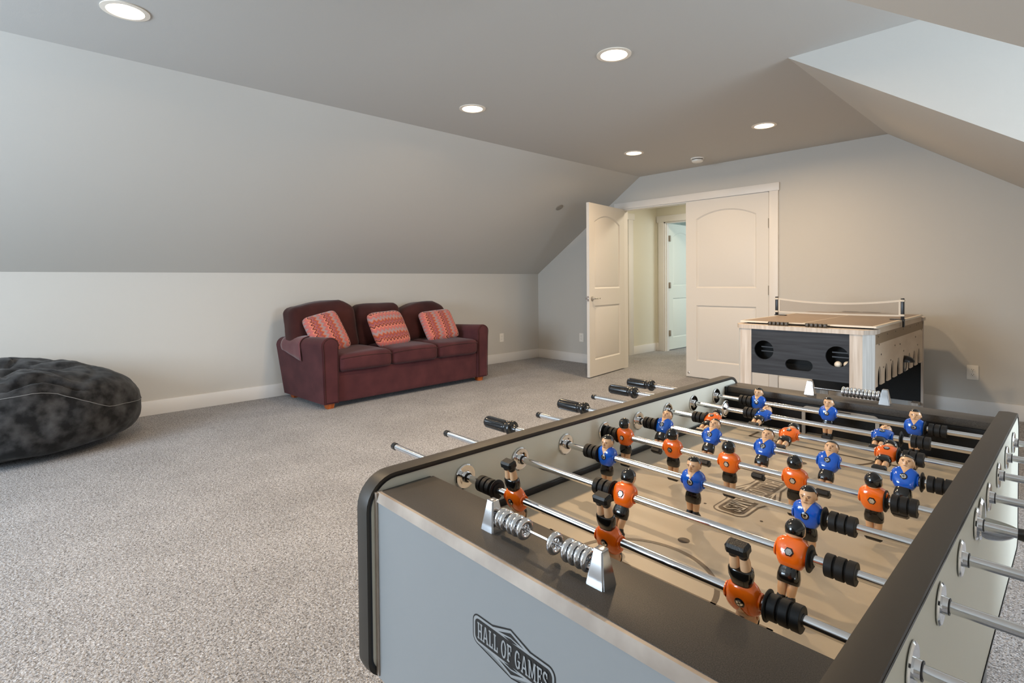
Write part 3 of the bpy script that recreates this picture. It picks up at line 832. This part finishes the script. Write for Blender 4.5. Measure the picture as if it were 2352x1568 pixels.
# rod number: v index, tilt (feet towards the camera end), team, men, left bumper u, right bumper u, left end, right end, handle side
RODS = [
    (0, 165, 'o', (.149, .354, .556), .051, .5845, -.272, .90, 'R'),
    (1, 23, 'o', (.275, .558), .211, .5925, -.271, .88, 'R'),
    (2, 3, 'b', (.123, .327, .529), .0655, .5535, -.170, .95, 'L'),
    (3, -3, 'o', (.064, .195, .327, .457, .586), .0075, .604, -.237, .772, 'R'),
    (4, 33, 'b', (.081, .213, .340, .471, .602), .024, .6285, -.172, .96, 'L'),
    (5, 73, 'o', (.139, .339, .541), .085, .562, -.276, .87, 'R'),
    (6, 75, 'b', (.214, .500), .163, .549, -.200, .96, 'L'),
    (7, 8, 'b', (.139, .336, .537), .083, .5575, -.228, .95, 'L')]
pm = {}
pb = pw = ph = pc = None
for i, tilt, team, men, lb, rb, le, re, hs in RODS:
    m = M(); m.lathe([(.0068, le), (.0068, re)], HX_, 28)
    rod = obj('rod', m, CHROME2, FT); rod.location = (0, .15*i, ZR); rod.rotation_euler = (radians(-tilt), 0, 0)
    for u in men:
        if team not in pm:
            mm_, mats = player(ORANGE if team == 'o' else BLUE)
            o = obj('player_figure', mm_, mats, rod, ang=34); pm[team] = o
        else:
            o = dup(pm[team], rod)
        o.location = (u, 0, 0); o.rotation_euler = (0, 0, pi if team == 'o' else 0)
        o['label'] = 'orange player figure' if team == 'o' else 'blue player figure'
    def put(name, proto, mk, mats, u, flip=False):
        if proto is None:
            proto = obj(name, mk, mats, rod); o = proto
        else: o = dup(proto, rod)
        o.location = (u, 0, 0); o.rotation_euler = (0, 0, pi if flip else 0)
        o.scale = (1, 1, 1); return proto
    bm_, bl = bumper_mesh()
    if pb is not None: bm_.bm.free()
    pb = put('bumper', pb, bm_, RUBBER, lb); put('bumper', pb, None, None, rb+(.0085 if i else .002)); 
    wl = {0: .0975, 1: .2505}.get(i, lb+.0375); wr = {1: .5815, 6: .537}.get(i, rb)
    pw = put('washer', pw, washer_mesh() if pw is None else None, RUBBER, wl); put('washer', pw, None, None, wr)
    if hs == 'L':
        if ph is None: ph = put('handle', None, handle_mesh(), HANDLE, le-.116)
        else: put('handle', ph, None, None, le-.116)
        capu, fl = re, True
    else:
        put('handle', ph, handle_mesh() if ph is None else None, HANDLE, re+.116, True) if ph is not None else None
        if ph is None: ph = put('handle', None, handle_mesh(), HANDLE, re+.116, True)
        capu, fl = le, False
    m = None
    if pc is None:
        m = M(); m.lathe([(0, -.003), (.0070, -.0025), (.0082, -.0005), (.0082, .011), (.0068, .0112)], HX_, 24, caps=False)
    pc = put('end_cap', pc, m, HANDLE, capu, fl)
    if i == 6:
        m = M(); m.lathe([(.0072, .008), (.012, .006), (.0185, .0022), (.0225, .0026), (.0245, .001), (.0245, -.001), (.0072, -.001)], HX_ @ T(0, 0, .105), 40, caps=False)
        obj('loose_disc', m, CHROME, rod)
        rod.children[-1]
# score counters on the end tops
def counter(v, beads):
    for u in (.2505, .4470):
        m = M(); m.loft([(0, .0145, .0145), (.0405, .0075, .0078), (.0425, .0065, .0068), (.0430, .0050, .0052)], 4, 2)
        bmesh.ops.rotate(m.bm, verts=m.bm.verts, cent=(0, 0, 0), matrix=Matrix.Rotation(pi/4, 3, 'Z'))
        bmesh.ops.scale(m.bm, verts=m.bm.verts, vec=(1.32, 1.32, 1))
        bmesh.ops.bevel(m.bm, geom=[e for e in m.bm.edges if abs(e.verts[0].co.z-e.verts[1].co.z) > .01], offset=.0018, segments=2, affect='EDGES')
        bmesh.ops.translate(m.bm, verts=m.bm.verts, vec=(u, v, ZP)); obj('counter_post', m, ALU, FT, ang=25)
    m = M(); m.lathe([(.0019, .255), (.0019, .4425)], HX_ @ T(v, ZP+.0215, 0), 12); obj('counter_rod', m, CHROME, FT)
    for b in beads:
        m = M(); mt = HX_ @ T(v, ZP+.0215, b)
        m.torus(.0105, .0043, mt, 28, 12); m.torus(.0028, .0015, mt, 14, 8)
        for k in range(5):
            a = 2*pi*k/5
            m.tube([mt @ Vector((.003*cos(a), .003*sin(a), 0)), mt @ Vector((.0085*cos(a), .0085*sin(a), 0))], .0011, 6)
        obj('counter_bead', m, CHROME, FT)
counter(-.1405, (.2715, .281, .2945, .304, .3165, .3725, .397, .4075, .418, .4285))
counter(1.167, tuple(.343+.0097*k for k in range(10)))
# ball cup on the right side panel
m = M(); mt = mtx_from((0, 1, 0), (0, 0, 1), (1, 0, 0), (U1+.0345, .500, .743))
m.lathe([(.026, .003), (.030, .0035), (.0335, .001), (.0335, 0)], mt, 36, caps=False)
m.lathe([(.026, .003), (.026, -.002), (0, -.002)], mt, 30, caps=False)
t = bmesh.new(); bmesh.ops.create_uvsphere(t, u_segments=28, v_segments=18, radius=.026)
bmesh.ops.delete(t, geom=[v for v in t.verts if v.co.x < -.001 or v.co.z > .001], context='VERTS')
m.merge(t, T(U1+.036, .500, .738) @ Matrix.Diagonal((1.7, 1, 1, 1))); obj('ball_cup', m, CHROME, FT)

# ------------------------------------------------------------------ multi game table
GX0, GX1, GY0, GY1 = -1.712, -.858, 3.850, 5.590
GT = empty('game_table', (0, 0, 0), 'whitewashed wooden multi-game table with black end panels by the back wall', 'game table')
CH = (.047, .085)
def chamf(x0, x1, y0, y1, cx, cy): return [(x0+cx, y0), (x1-cx, y0), (x1, y0+cy), (x1, y1-cy), (x1-cx, y1), (x0+cx, y1), (x0, y1-cy), (x0, y0+cy)]
zt = .812
# frame top: two end bars with clipped corners and two side rails
for y0, y1, near in ((GY0-.008, GY0+.165, 1), (GY1-.165, GY1+.008, 0)):
    x0, x1 = GX0-.010, GX1+.010
    if near: pts = [(x0+.05, y0), (x1-.05, y0), (x1, y0+.088), (x1, y1), (x0, y1), (x0, y0+.088)]
    else: pts = [(x0, y0), (x1, y0), (x1, y1-.088), (x1-.05, y1), (x0+.05, y1), (x0, y1-.088)]
    m = M(); m.prism(pts, Matrix(), zt-.028, zt); obj('end_bar', m, GWOOD, GT, flat=True)
for a_, b_ in ((GX1-.030, GX1-.005), (GX0+.005, GX0+.030)):
    m = M(); m.box(a_, b_, GY0+.160, GY1-.160, zt-.032, zt+.006); obj('side_rail', m, GSIDE, GT)
# legs: front board, clipped corner board
for sx in (0, 1):
    for sy in (0, 1):
        m = M()
        x = (lambda q: GX0+q) if sx == 0 else (lambda q: GX1-q)
        y = (lambda q: GY0+q) if sy == 0 else (lambda q: GY1-q)
        fb = [(x(.047), y(0)), (x(.125 if sx == 0 else .118), y(0)), (x(.125 if sx == 0 else .118), y(.016)), (x(.055), y(.016))]
        m.prism(fb, Matrix(), 0, zt-.028)
        m.mi = 1; m.prism([(x(.047), y(0)), (x(.055), y(.016)), (x(.016), y(.088)), (x(0), y(.085))], Matrix(), 0, zt-.028)
        m.mi = 0; m.prism([(x(0), y(.085)), (x(.016), y(.088)), (x(.016), y(.105)), (x(0), y(.105))], Matrix(), 0, zt-.028)
        obj('leg', m, [GWOOD, GWOODL], GT, flat=True)
# black end panels, near one with two round holes and a slot
def panel_holes(x0, x1, z0, z1, holes, mt, th, m):
    for side in (0, th):
        t = bmesh.new(); edges = []
        def loop(pts):
            vs = [t.verts.new((a, b, side)) for a, b in pts]
            return [t.edges.new((vs[i], vs[(i+1) % len(vs)])) for i in range(len(vs))]
        edges += loop([(x0, z0), (x1, z0), (x1, z1), (x0, z1)])
        for h in holes: edges += loop(h)
        bmesh.ops.triangle_fill(t, edges=edges, use_beauty=True); m.merge(t, mt)
    for h in holes:
        for i in range(len(h)):
            a, b = h[i], h[(i+1) % len(h)]
            m._f([m.bm.verts.new(mt @ Vector((*p, q))) for p, q in ((a, 0), (b, 0), (b, th), (a, th))])
circ = lambda cx, cz, r: [(cx+r*cos(2*pi*k/40), cz+r*sin(2*pi*k/40)) for k in range(40)]
stad = lambda cx, cz, w, r: [(cx+w+r*cos(-pi/2+pi*k/14), cz+r*sin(-pi/2+pi*k/14)) for k in range(15)]+[(cx-w+r*cos(pi/2+pi*k/14), cz+r*sin(pi/2+pi*k/14)) for k in range(15)]
mt = mtx_from((1, 0, 0), (0, 0, 1), (0, 1, 0), (0, GY0+.004, 0))
m = M(); panel_holes(GX0+.124, GX1-.117, .472, zt-.028, [circ(-1.502, .639, .066), circ(-1.046, .634, .067), stad(-1.274, .556, .050, .036)], mt, .012, m)
obj('end_panel', m, GBLKWOOD, GT, flat=True)
m = M(); m.box(GX0+.124, GX1-.117, GY1-.016, GY1-.004, .472, zt-.028); obj('end_panel', m, GBLKWOOD, GT)
# side panels with arch notches along the bottom edge
def side_poly(y0, y1, z0, z1):
    pts = [(y0, z0)]; n = 8; pitch = (y1-y0-.10)/n; first_ = y0+.10
    for k in range(n):
        c = first_+pitch*k+.03; w = .043
        pts.append((c-w, z0))
        for j in range(0, 11):
            a = pi-pi*j/10; pts.append((c+w*cos(a), z0+.040+.085*sin(a)))
        pts.append((c+w, z0))
        if k == 4:
            pts += [(c+w+.012, z0), (c+w+.012, z0)]
    pts += [(y1, z0), (y1, z1), (y0, z1)]
    out = []
    for p in pts:
        if not out or (abs(out[-1][0]-p[0])+abs(out[-1][1]-p[1])) > 1e-5: out.append(p)
    return out
for xa, xb in ((GX1-.016, GX1-.006), (GX0+.006, GX0+.016)):
    m = M(); P = side_poly(GY0+.100, GY1-.100, .442, zt-.030)
    t = bmesh.new()
    for xx in (xa, xb):
        vs = [t.verts.new((xx, a, b)) for a, b in P]; ed = [t.edges.new((vs[i], vs[(i+1) % len(vs)])) for i in range(len(vs))]
        bmesh.ops.triangle_fill(t, edges=ed, use_beauty=True)
    m.merge(t)
    for i in range(len(P)):
        a, b = P[i], P[(i+1) % len(P)]; m.poly([(xa, *a), (xb, *a), (xb, *b), (xa, *b)])
    sp = obj('side_panel', m, GSIDE, GT, flat=True)
    # darker top band and screw heads
    xo = xb+.0008 if xa > -1.2 else xa-.0008
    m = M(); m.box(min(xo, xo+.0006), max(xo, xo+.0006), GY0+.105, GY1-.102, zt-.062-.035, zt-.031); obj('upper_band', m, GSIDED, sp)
    for (yy, zz) in [(4.02+.02+k*.24, zt-.05) for k in range(7)]+[(4.12, .64), (4.18, .55), (4.5, .665), (4.66, .66), (4.78, .60), (4.38, .575), (5.2, .67), (5.28, .60), (4.06, .71), (5.44, .71), (5.3, .77)]:
        m = M(); m.lathe([(.006, 0), (.006, .001), (0, .0015)], mtx_from((0, 1, 0), (0, 0, 1), (1, 0, 0), (xo, yy, zz)), 10, caps=False); obj('screw_head', m, DARKSLOT, sp)
# arches backing and interior: dark box of the shuffle tray, far lower black panel
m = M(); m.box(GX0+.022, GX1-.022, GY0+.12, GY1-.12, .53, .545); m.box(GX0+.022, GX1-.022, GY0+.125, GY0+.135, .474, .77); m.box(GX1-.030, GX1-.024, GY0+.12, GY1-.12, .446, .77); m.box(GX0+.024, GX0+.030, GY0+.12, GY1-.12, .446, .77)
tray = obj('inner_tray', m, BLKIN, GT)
BRK = mat('dark_bracket', srgb(44, 44, 46), .35)
for x0 in (-1.56, -1.11):
    for z in (.655, .625): m = M(); m.box(x0+.02, x0+.13, GY0+.06, GY0+.075, z-.004, z+.004); obj('guide_bar', m, BRK, GT)
    m = M(); m.box(x0-.03, x0+.15, GY0+.02, GY0+.12, .551, .558); obj('ball_shelf', m, BRK, GT)
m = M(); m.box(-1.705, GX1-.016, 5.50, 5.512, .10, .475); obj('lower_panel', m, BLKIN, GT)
m = M(); m.box(GX1-.07, GX1-.02, 5.40, 5.50, .085, .105); obj('lower_rail', m, GWOOD, GT)
m = M(); mt = mtx_from((0, 1, 0), (0, 0, 1), (1, 0, 0), (GX1-.006, 4.83, .50))
m.lathe([(.040, .003), (.052, .004), (.060, .001), (.060, 0)], mt, 30, caps=False)
t = bmesh.new(); bmesh.ops.create_uvsphere(t, u_segments=24, v_segments=16, radius=.045)
bmesh.ops.delete(t, geom=[v for v in t.verts if v.co.x < -.001 or v.co.z < -.005], context='VERTS')
m.merge(t, T(GX1-.004, 4.83, .515) @ Matrix.Diagonal((1.3, 1, 1, 1))); obj('ball_cup', m, HANDLE, GT)
# score slides on both end bars
for yy in (GY0+.045, GY1-.045):
    m = M(); m.lathe([(.004, -1.49), (.004, -1.10)], HX_ @ T(yy, zt+.014, 0), 10); obj('score_rod', m, BLACKT, GT)
    for x0 in ((-1.485, -1.245) if yy < 4.5 else (-1.46, -1.30)):
        for k in range(5):
            m = M(); m.box(x0+.027*k, x0+.027*k+.022, yy-.014, yy+.014, zt, zt+.026, .004); obj('score_bead', m, mat('bead_dark', srgb(70, 60, 48), .35) if k == 0 and x0 == -1.485 else bpy.data.materials.get('bead_dark'), GT)

# table tennis boards lying on top
TB = empty('table_tennis_board', (0, 0, 0), 'taupe table tennis board with white lines lying flat on top of the wooden game table', 'game board')
ty0, ty1 = 3.935, 5.415
m = M(); m.box(-1.700, -.852, ty0, ty1, zt+.010, zt+.022, .002); obj('board', m, [TTOP], TB)
z = zt+.0225
for a, b, c, d in ((-.872, -.856, ty0+.004, ty1-.004), (-1.696, -1.680, ty0+.004, ty1-.004), (-1.281, -1.273, ty0+.004, ty1-.004), (-1.68, -.872, ty1-.02, ty1-.004)):
    m = M(); m.poly([(a, c, z), (b, c, z), (b, d, z), (a, d, z)]); obj('white_line', m, WHITEL, TB, flat=True)
m = M(); m.box(-.8525, -.8505, ty0+.002, ty1-.002, zt+.010, zt+.022); obj('edge_band', m, WHITEL, TB); m = M(); m.box(-1.70, -.852, ty0-.0015, ty0+.0005, zt+.010, zt+.022); obj('edge_band', m, WHITEL, TB)
for x in (-1.66, -.93): m = M(); m.box(x, x+.05, ty0+.04, ty1-.04, zt+.0005, zt+.010); obj('spacer_shade_pad', m, BLKIN, TB)  # added pads carry the board; their black stands in for the shade under it

NT = empty('table_tennis_net', (0, 0, 0), 'white net stretched between two black posts across the game table', 'net')
NYY = 4.665
for x, s in ((-1.712, -1), (-.850, 1)):
    m = M(); m.box(x-.010, x+.010, NYY-.010, NYY+.010, zt+.023, zt+.178, .003)
    m.box(min(x-s*.075, x+s*.014), max(x-s*.075, x+s*.014), NYY-.018, NYY+.018, zt+.0225, zt+.0285, .002)
    m.box(x+s*.004-.004, x+s*.004+.008, NYY-.014, NYY+.014, zt-.03, zt+.026, .002) if s > 0 else None
    p = obj('post', m, BLACKT, NT)
    m = M()
    for z in (zt+.055, zt+.16): m = M(); m.box(x-.013, x+.013, NYY-.013, NYY+.013, z-.007, z+.007, .002); obj('post_clip', m, WHITEL, p)
NETM = bpy.data.materials.new('net_mesh'); NETM.use_nodes = True
nt = NETM.node_tree; nb = nt.nodes['Principled BSDF']; nb.inputs['Base Color'].default_value = srgb(176, 164, 150); nb.inputs['Roughness'].default_value = .9
nb.inputs['Alpha'].default_value = .5
xa, xb = -1.700, -.862; nseg = 24
topz = lambda t: zt+.160-.030*(1-(2*t-1)**2)
botz = lambda t: zt+.052-.004*(1-(2*t-1)**2)
m = M()
for k in range(nseg):
    t0, t1 = k/nseg, (k+1)/nseg
    m.poly([(xa+(xb-xa)*t0, NYY, botz(t0)), (xa+(xb-xa)*t1, NYY, botz(t1)), (xa+(xb-xa)*t1, NYY, topz(t1)), (xa+(xb-xa)*t0, NYY, topz(t0))])
obj('net_mesh', m, NETM, NT, flat=True)
for fz, h in ((topz, .007), (botz, .006)):
    m = M()
    for k in range(nseg):
        t0, t1 = k/nseg, (k+1)/nseg
        for dy in (-.0012, .0012):
            m.poly([(xa+(xb-xa)*t0, NYY+dy, fz(t0)-h), (xa+(xb-xa)*t1, NYY+dy, fz(t1)-h), (xa+(xb-xa)*t1, NYY+dy, fz(t1)+h), (xa+(xb-xa)*t0, NYY+dy, fz(t0)+h)])
    obj('net_band', m, WHITEL, NT, flat=True)
for x, l in ((xa, .012), (xb-.012, .012)): m = M(); m.box(x, x+l, NYY-.0015, NYY+.0015, zt+.05, zt+.158); obj('net_side_band', m, WHITEL, NT, flat=True)

for k, (x, lab) in enumerate(((-1.050, 'cream ball in front inside the right round hole of the game table'), (-1.006, 'cream ball behind and to the right inside the round hole'))):
    m = M(); m.ell((x, GY0+.042+.03*k, .5795), (.0215, .0215, .0215), u=24, v=16); tag(obj('ball', m, BALLM), lab, 'ball', 'balls in the game table')

# ------------------------------------------------------------------ sofa
SR = radians(2.4); SO = Vector((-5.043, 3.0, 0))
SM = Matrix.Translation(SO) @ Matrix.Rotation(SR, 4, 'Z')
SF = empty('sofa', SO, 'maroon three-seat sofa with loose back cushions against the left wall', 'sofa', rz=SR)
def nz(p, f, a, seed=0): return a*noise.noise(Vector((p[0]*f+seed, p[1]*f, p[2]*f)))
m = M(); m.rounded((-.02, -.01, .19), (.425, .86, .145), .02, 8); obj('base', m, SOFAM, SF)
m = M(); m.rounded((-.335, 0, .40), (.095, .86, .34), .05, 8); obj('back_frame', m, SOFAB, SF)
for s in (-1, 1):
    prof = [(.850, .048), (.850, .54)]; cy_ = .925
    for k in range(13):
        a = pi-pi*k/12; prof.append((.928+.084*cos(a)*(1 if k < 7 else .98), .572+.076*sin(a)))
    prof += [(1.004, .50), (.992, .048)]
    t = bmesh.new(); A = [t.verts.new((-.43, s*y, z-(.04 if z > .3 else 0))) for y, z in prof]; B = [t.verts.new((.43, s*y, z)) for y, z in prof]
    for v in A:
        if abs(v.co.y) > .93: v.co.y += s*.060*min(1, v.co.z/.5)
    n_ = len(prof); t.faces.new(A); t.faces.new(B)
    for k in range(n_): t.faces.new([A[k], A[(k+1) % n_], B[(k+1) % n_], B[k]])
    bmesh.ops.recalc_face_normals(t, faces=t.faces[:])
    bmesh.ops.bevel(t, geom=[e for e in t.edges if abs(e.verts[0].co.x-e.verts[1].co.x) < .01], offset=.016, segments=3, affect='EDGES')
    m = M(); m.merge(t); obj('arm', m, SOFAM, SF, ang=60)
    m = M(); P = [(.4305, s*y*1.0, z) for y, z in [(.858, .06), (.858, .54)]+[(.928+.074*cos(pi-pi*k/12), .572+.067*sin(pi-pi*k/12)) for k in range(13)]+[(.994, .50), (.984, .06)]]
    m.tube(P, .0035, 8); obj('arm_welt', m, SOFAB, SF)
for k, y in enumerate((-.563, 0, .563)):
    y -= .008
    m = M()
    def seat(q, p, k=k):
        p.z += .020*max(0, q.z)*(1-q.x**2*.8)*(1-q.y**4) - .006*max(0, -q.z)*(1-q.x**2)
        p.x += .012*(1-q.y**2)*max(0, q.x); p.z += nz(p, 6, .006, k*3); return p
    m.rounded((.085, y, .405), (.365, .277, .078), .045, 14, seat); sc = obj('seat_cushion', m, SOFAM, SF, ang=60)
    m = M(); P = [(.449+.0115*(1-(t/5)**2), y+.268*t/5, .448+.012*(1-(t/5)**2)) for t in range(-5, 6)]
    m.tube(P, .004, 8); obj('welt', m, SOFAB, sc)
# back cushions: (y centre, half width, half height, lean shape)
def back(yc, hw, hh, zc, shp, seed):
    m = M()
    def f(q, p):
        p.x += .045*(1-q.y**2)*(1-q.z**2)*max(0, q.x)
        t = (q.z+1)/2
        p.z += shp(q.y)*t
        p.x -= .10*t
        p.x += nz(p, 5, .026, seed)+nz(p, 12, .008, seed); p.z += nz(p, 4, .020, seed+5); p.y += nz(p, 5, .014, seed+8); return p
    m.rounded((-.15, yc, zc), (.115, hw, hh), .075, 16, f)
    return obj('back_cushion', m, SOFAB, SF, ang=70)
back(-.700, .350, .245, .695, lambda y: .034*y+.004-.20*max(0, y-.55)**1.1 - .05*max(0, -y-.8), 1)
back(-.070, .272, .215, .680, lambda y: .012-.05*max(0, -y-.6)-.05*max(0, y-.75), 4)
back(.515, .325, .220, .680, lambda y: -.11*max(0, -y-.15)**1.1-.13*max(0, y-.55)+.014, 9)
for x, y in ((.36, -.93), (-.35, -.93), (.36, .93), (-.35, .93)):
    m = M(); m.loft([(0, .040, .040), (.05, .052, .050)], 4, 2); bmesh.ops.rotate(m.bm, verts=m.bm.verts, cent=(0, 0, 0), matrix=Matrix.Rotation(pi/4, 3, 'Z'))
    bmesh.ops.translate(m.bm, verts=m.bm.verts, vec=(x, y*.985, 0)); obj('leg', m, SOFALEG, SF, flat=True)
# cloth arm cover draped over the left arm
m = M(); cols = []
for i in range(13):
    x = -.30+.36*i/12; row = []
    tilt = .0
    for j in range(15):
        a = -.18+(pi+.36)*j/14         # round the arm, inside to outside
        r = .083+.0015*sin(i*1.3+j)
        yy = -.937+r*cos(a); zz = .573+.081*sin(a)-.035*(1-(x+.43)/.86)
        if j == 14: pass
        row.append((x, yy, zz))
    row = [(x_, (y_-.060*(.43-x_)/.86*min(1, (-.937-y_)/.05) if y_ < -.937 else y_), z_) for x_, y_, z_ in row]
    # hanging flap outside, slanted hem
    L_ = .03+.10*(i/12)
    for q in (.33, .66, 1.): row.append((x+.02*q, row[14][1]-.002+.004*q, row[14][2]-L_*q))
    cols.append([m.bm.verts.new(p) for p in row])
for A, B in zip(cols, cols[1:]):
    for j in range(len(A)-1): m._f([A[j], B[j], B[j+1], A[j+1]])
bmesh.ops.transform(m.bm, matrix=SM, verts=m.bm.verts)
ac = tag(obj('arm_cover', m, COVERM, ang=60), 'loose maroon cloth cover draped over the left arm of the sofa', 'arm cover')
sd = ac.modifiers.new('thick', 'SOLIDIFY'); sd.thickness = .003; sd.offset = 1

# throw pillows
def pillow(c, w, h, th, lean, roll, yawp, lab, horiz=False, rnd=.5):
    """w along sofa length, h upwards; lean back angle; roll in its own plane."""
    m = M(); m.uv = None; t = bmesh.new(); bmesh.ops.create_cube(t, size=2)
    bmesh.ops.subdivide_edges(t, edges=t.edges[:], cuts=16, use_grid_fill=True)
    uvl = t.loops.layers.uv.new('UVMap')
    for f in t.faces:
        for l in f.loops:
            a, b = l.vert.co.x*.5, l.vert.co.z*.5
            l[uvl].uv = (b, a) if horiz else (a, b)
    for v in t.verts:
        q = v.co.copy(); x, y, z = q
        rr_ = max(abs(x), abs(z))
        n = 2+6*(1-rnd)                 # squircle
        d = (abs(x)**n+abs(z)**n)**(1/n)
        k = rr_/d if d > 1e-6 else 1
        k = 1-(1-k)*.9
        edge = max(0, 1-rr_**2.6)
        v.co = (x*k*w/2, y*(th/2)*(.16+.84*edge**.55), z*k*h/2)
        v.co.y += .004*noise.noise(Vector((x*3, z*3, w*9)))
    mt = T(*c) @ Matrix.Rotation(yawp, 4, 'Z') @ Matrix.Rotation(lean, 4, 'X') @ Matrix.Rotation(roll, 4, 'Y')
    # local x -> along sofa (world +y), local y(-) -> front (+x)
    base = mtx_from((0, 1, 0), (-1, 0, 0), (0, 0, 1), (0, 0, 0))
    mw = T(*c) @ base @ Matrix.Rotation(yawp, 4, 'Z') @ Matrix.Rotation(lean, 4, 'X') @ Matrix.Rotation(roll, 4, 'Y')
    bmesh.ops.transform(t, matrix=mw, verts=t.verts); bmesh.ops.translate(t, verts=t.verts, vec=-Vector(c))
    bmesh.ops.recalc_face_normals(t, faces=t.faces[:])
    me = bpy.data.meshes.new('throw_pillow'); t.to_mesh(me); t.free(); me.materials.append(ZIG)
    for p in me.polygons: p.use_smooth = True
    o = bpy.data.objects.new('throw_pillow', me); COL.objects.link(o); o.location = c
    return tag(o, lab, 'pillow', 'zigzag throw pillows on the sofa')
pillow((-4.970, 2.235, .655), .365, .410, .13, radians(-27), radians(-13), 0, 'square zigzag throw pillow tilted into the left corner of the sofa beside the arm', False, .12)
pillow((-4.955, 2.905, .655), .430, .395, .12, radians(-30), radians(-3), radians(4), 'rounded zigzag pillow with horizontal bands in the middle of the sofa', True, .40)
pillow((-4.970, 3.555, .650), .440, .365, .13, radians(-30), radians(-4), 0, 'square zigzag pillow with vertical bands on the right seat of the sofa', False, .12)

# ------------------------------------------------------------------ bean bag
BC = Vector((-4.955, -.04, 0))
BB = empty('bean_bag', BC, 'large charcoal velvet bean bag on the carpet against the left wall', 'bean bag')
t = bmesh.new(); bmesh.ops.create_uvsphere(t, u_segments=160, v_segments=100, radius=1)
RX, RY, HZ = .565, .77, .315
def bagpt(c):
    x, y, z = c
    n = 2.5; rxy = math.hypot(x, y)
    a = math.atan2(y, x)
    # squarer vertical profile
    pn = 3.2 if z < 0 else 2.7; zz = math.copysign(abs(z)**.85, z); k = max(0, 1-abs(zz)**pn)**(1/pn)
    X, Y = RX*k*cos(a), RY*k*sin(a)
    Z = HZ+HZ*zz
    # right hand end is lower than the middle
    Z *= 1-.16*max(0, Y/RY)**2
    # seat hollow and folds on the upper side
    if z > 0:
        w = z
        Z -= .050*w*math.exp(-(((X-.12)/.30)**2+((Y+.05)/.45)**2))
        fold = sin(11*(X*1.25-Y*.55)+3*noise.noise(Vector((X*2, Y*2, 1))))
        Z += .034*w*(abs(fold)**.5-.5)*max(0, 1-abs(Y-.05)/.75)
        Z -= .030*w*(1-min(1, abs(noise.noise(Vector((X*3.2+3, Y*4.5, 2))))*7))*max(0, 1-abs(Y)/.8)
        d = (X-.20)+.42*(Y-.1)              # main crease along the seam
        Z -= .060*w*math.exp(-(d/.030)**2)*max(0, 1-abs(Y)/.62)
    p = Vector((X, Y, Z))
    q = noise.noise(p*4.0)*.022+noise.noise(p*9)*.010+noise.noise(p*20)*.004
    nrm = Vector((X/RX**2, Y/RY**2, (Z-HZ)/HZ**2)).normalized()
    if -1.3 < a < .75:
        tt = max(0, min(1, (radians(46)-a)/radians(30))); zs = .02+.40*tt*tt*(3-2*tt)-.10*max(0, -a)/1.6
        dz = z-(zs+.07+.22*max(0, a+.45)); wn = min(1, (a+1.3)/.4, (.75-a)/.35)
        q += wn*(-.050*math.exp(-(dz/.030)**2)+.026*math.exp(-((dz-.10)/.07)**2))
    p += nrm*q
    p.z = max(p.z, .004)
    p.x = max(p.x, XL+.018-BC.x)
    return p
for v in t.verts: v.co = bagpt(v.co)
m = M(); m.merge(t); obj('cover', m, BAGM, BB, ang=180)
m = M(); P = []
for k in range(60):
    a = radians(-95+195*k/59); zc = .02+.10*math.exp(-((a-radians(5))/.5)**2)*1.2
    tt = max(0, min(1, (radians(46)-a)/radians(30))); zc = .02+.40*tt*tt*(3-2*tt)-.10*max(0, -a)/1.6
    c = Vector((cos(a)*math.sqrt(max(0, 1-zc*zc)), sin(a)*math.sqrt(max(0, 1-zc*zc)), zc))
    p = bagpt(c); P.append(p+Vector((cos(a), sin(a), .35))*.002)
m.tube(P, .0022, 6); obj('seam', m, SEAMM, BB)

# ------------------------------------------------------------------ lights
def area(name, loc, rot, sx, sy, power, col, shape='RECTANGLE'):
    l = bpy.data.lights.new(name, 'AREA'); l.shape = shape; l.size = sx
    if shape == 'RECTANGLE': l.size_y = sy
    l.energy = power; l.color = col
    o = bpy.data.objects.new(name, l); COL.objects.link(o); o.location = loc; o.rotation_euler = rot; return o
for x, y, w in ((-3.09, .43, 11), (-1.825, 2.547, 29), (-3.103, 2.547, 15), (-3.09, 4.645, 14), (-1.81, 4.652, 16), (-1.82, .43, 23), (-3.09, -1.68, 1), (-1.82, -1.68, 1)):
    lo = area('lamp', (x, y, HC-.012), (0, 0, 0), .10, 0, w, (1, .71, .42), 'DISK'); lo.data.spread = radians(168)
area('window_daylight', (XL+2.65, YF+.02, 1.42), (radians(90), 0, 0), 1.7, 1.3, 172, (.68, .84, 1))
area('window_daylight', (XD-.02, (YN+YD)/2, 1.42), (0, radians(90), 0), 1.25, 1.1, 88, (.74, .87, 1))
area('hall_lamp', (-3.3, 6.7, 2.45), (0, 0, 0), .4, .4, 26, (1, .88, .68))
area('far_room_daylight', (-1.9, 9.0, 1.5), (0, radians(90), 0), 1.4, 1.4, 38, (.85, .95, 1))
w = bpy.data.worlds.new('world'); S.world = w; w.use_nodes = True
w.node_tree.nodes['Background'].inputs[0].default_value = (.75, .87, 1, 1); w.node_tree.nodes['Background'].inputs[1].default_value = 1.2
S.view_settings.view_transform = 'Standard'; S.view_settings.look = 'None'; S.view_settings.exposure = 0
S.cycles.max_bounces = 10; S.cycles.diffuse_bounces = 6; S.cycles.sample_clamp_indirect = 6
S.cycles.use_denoising = True
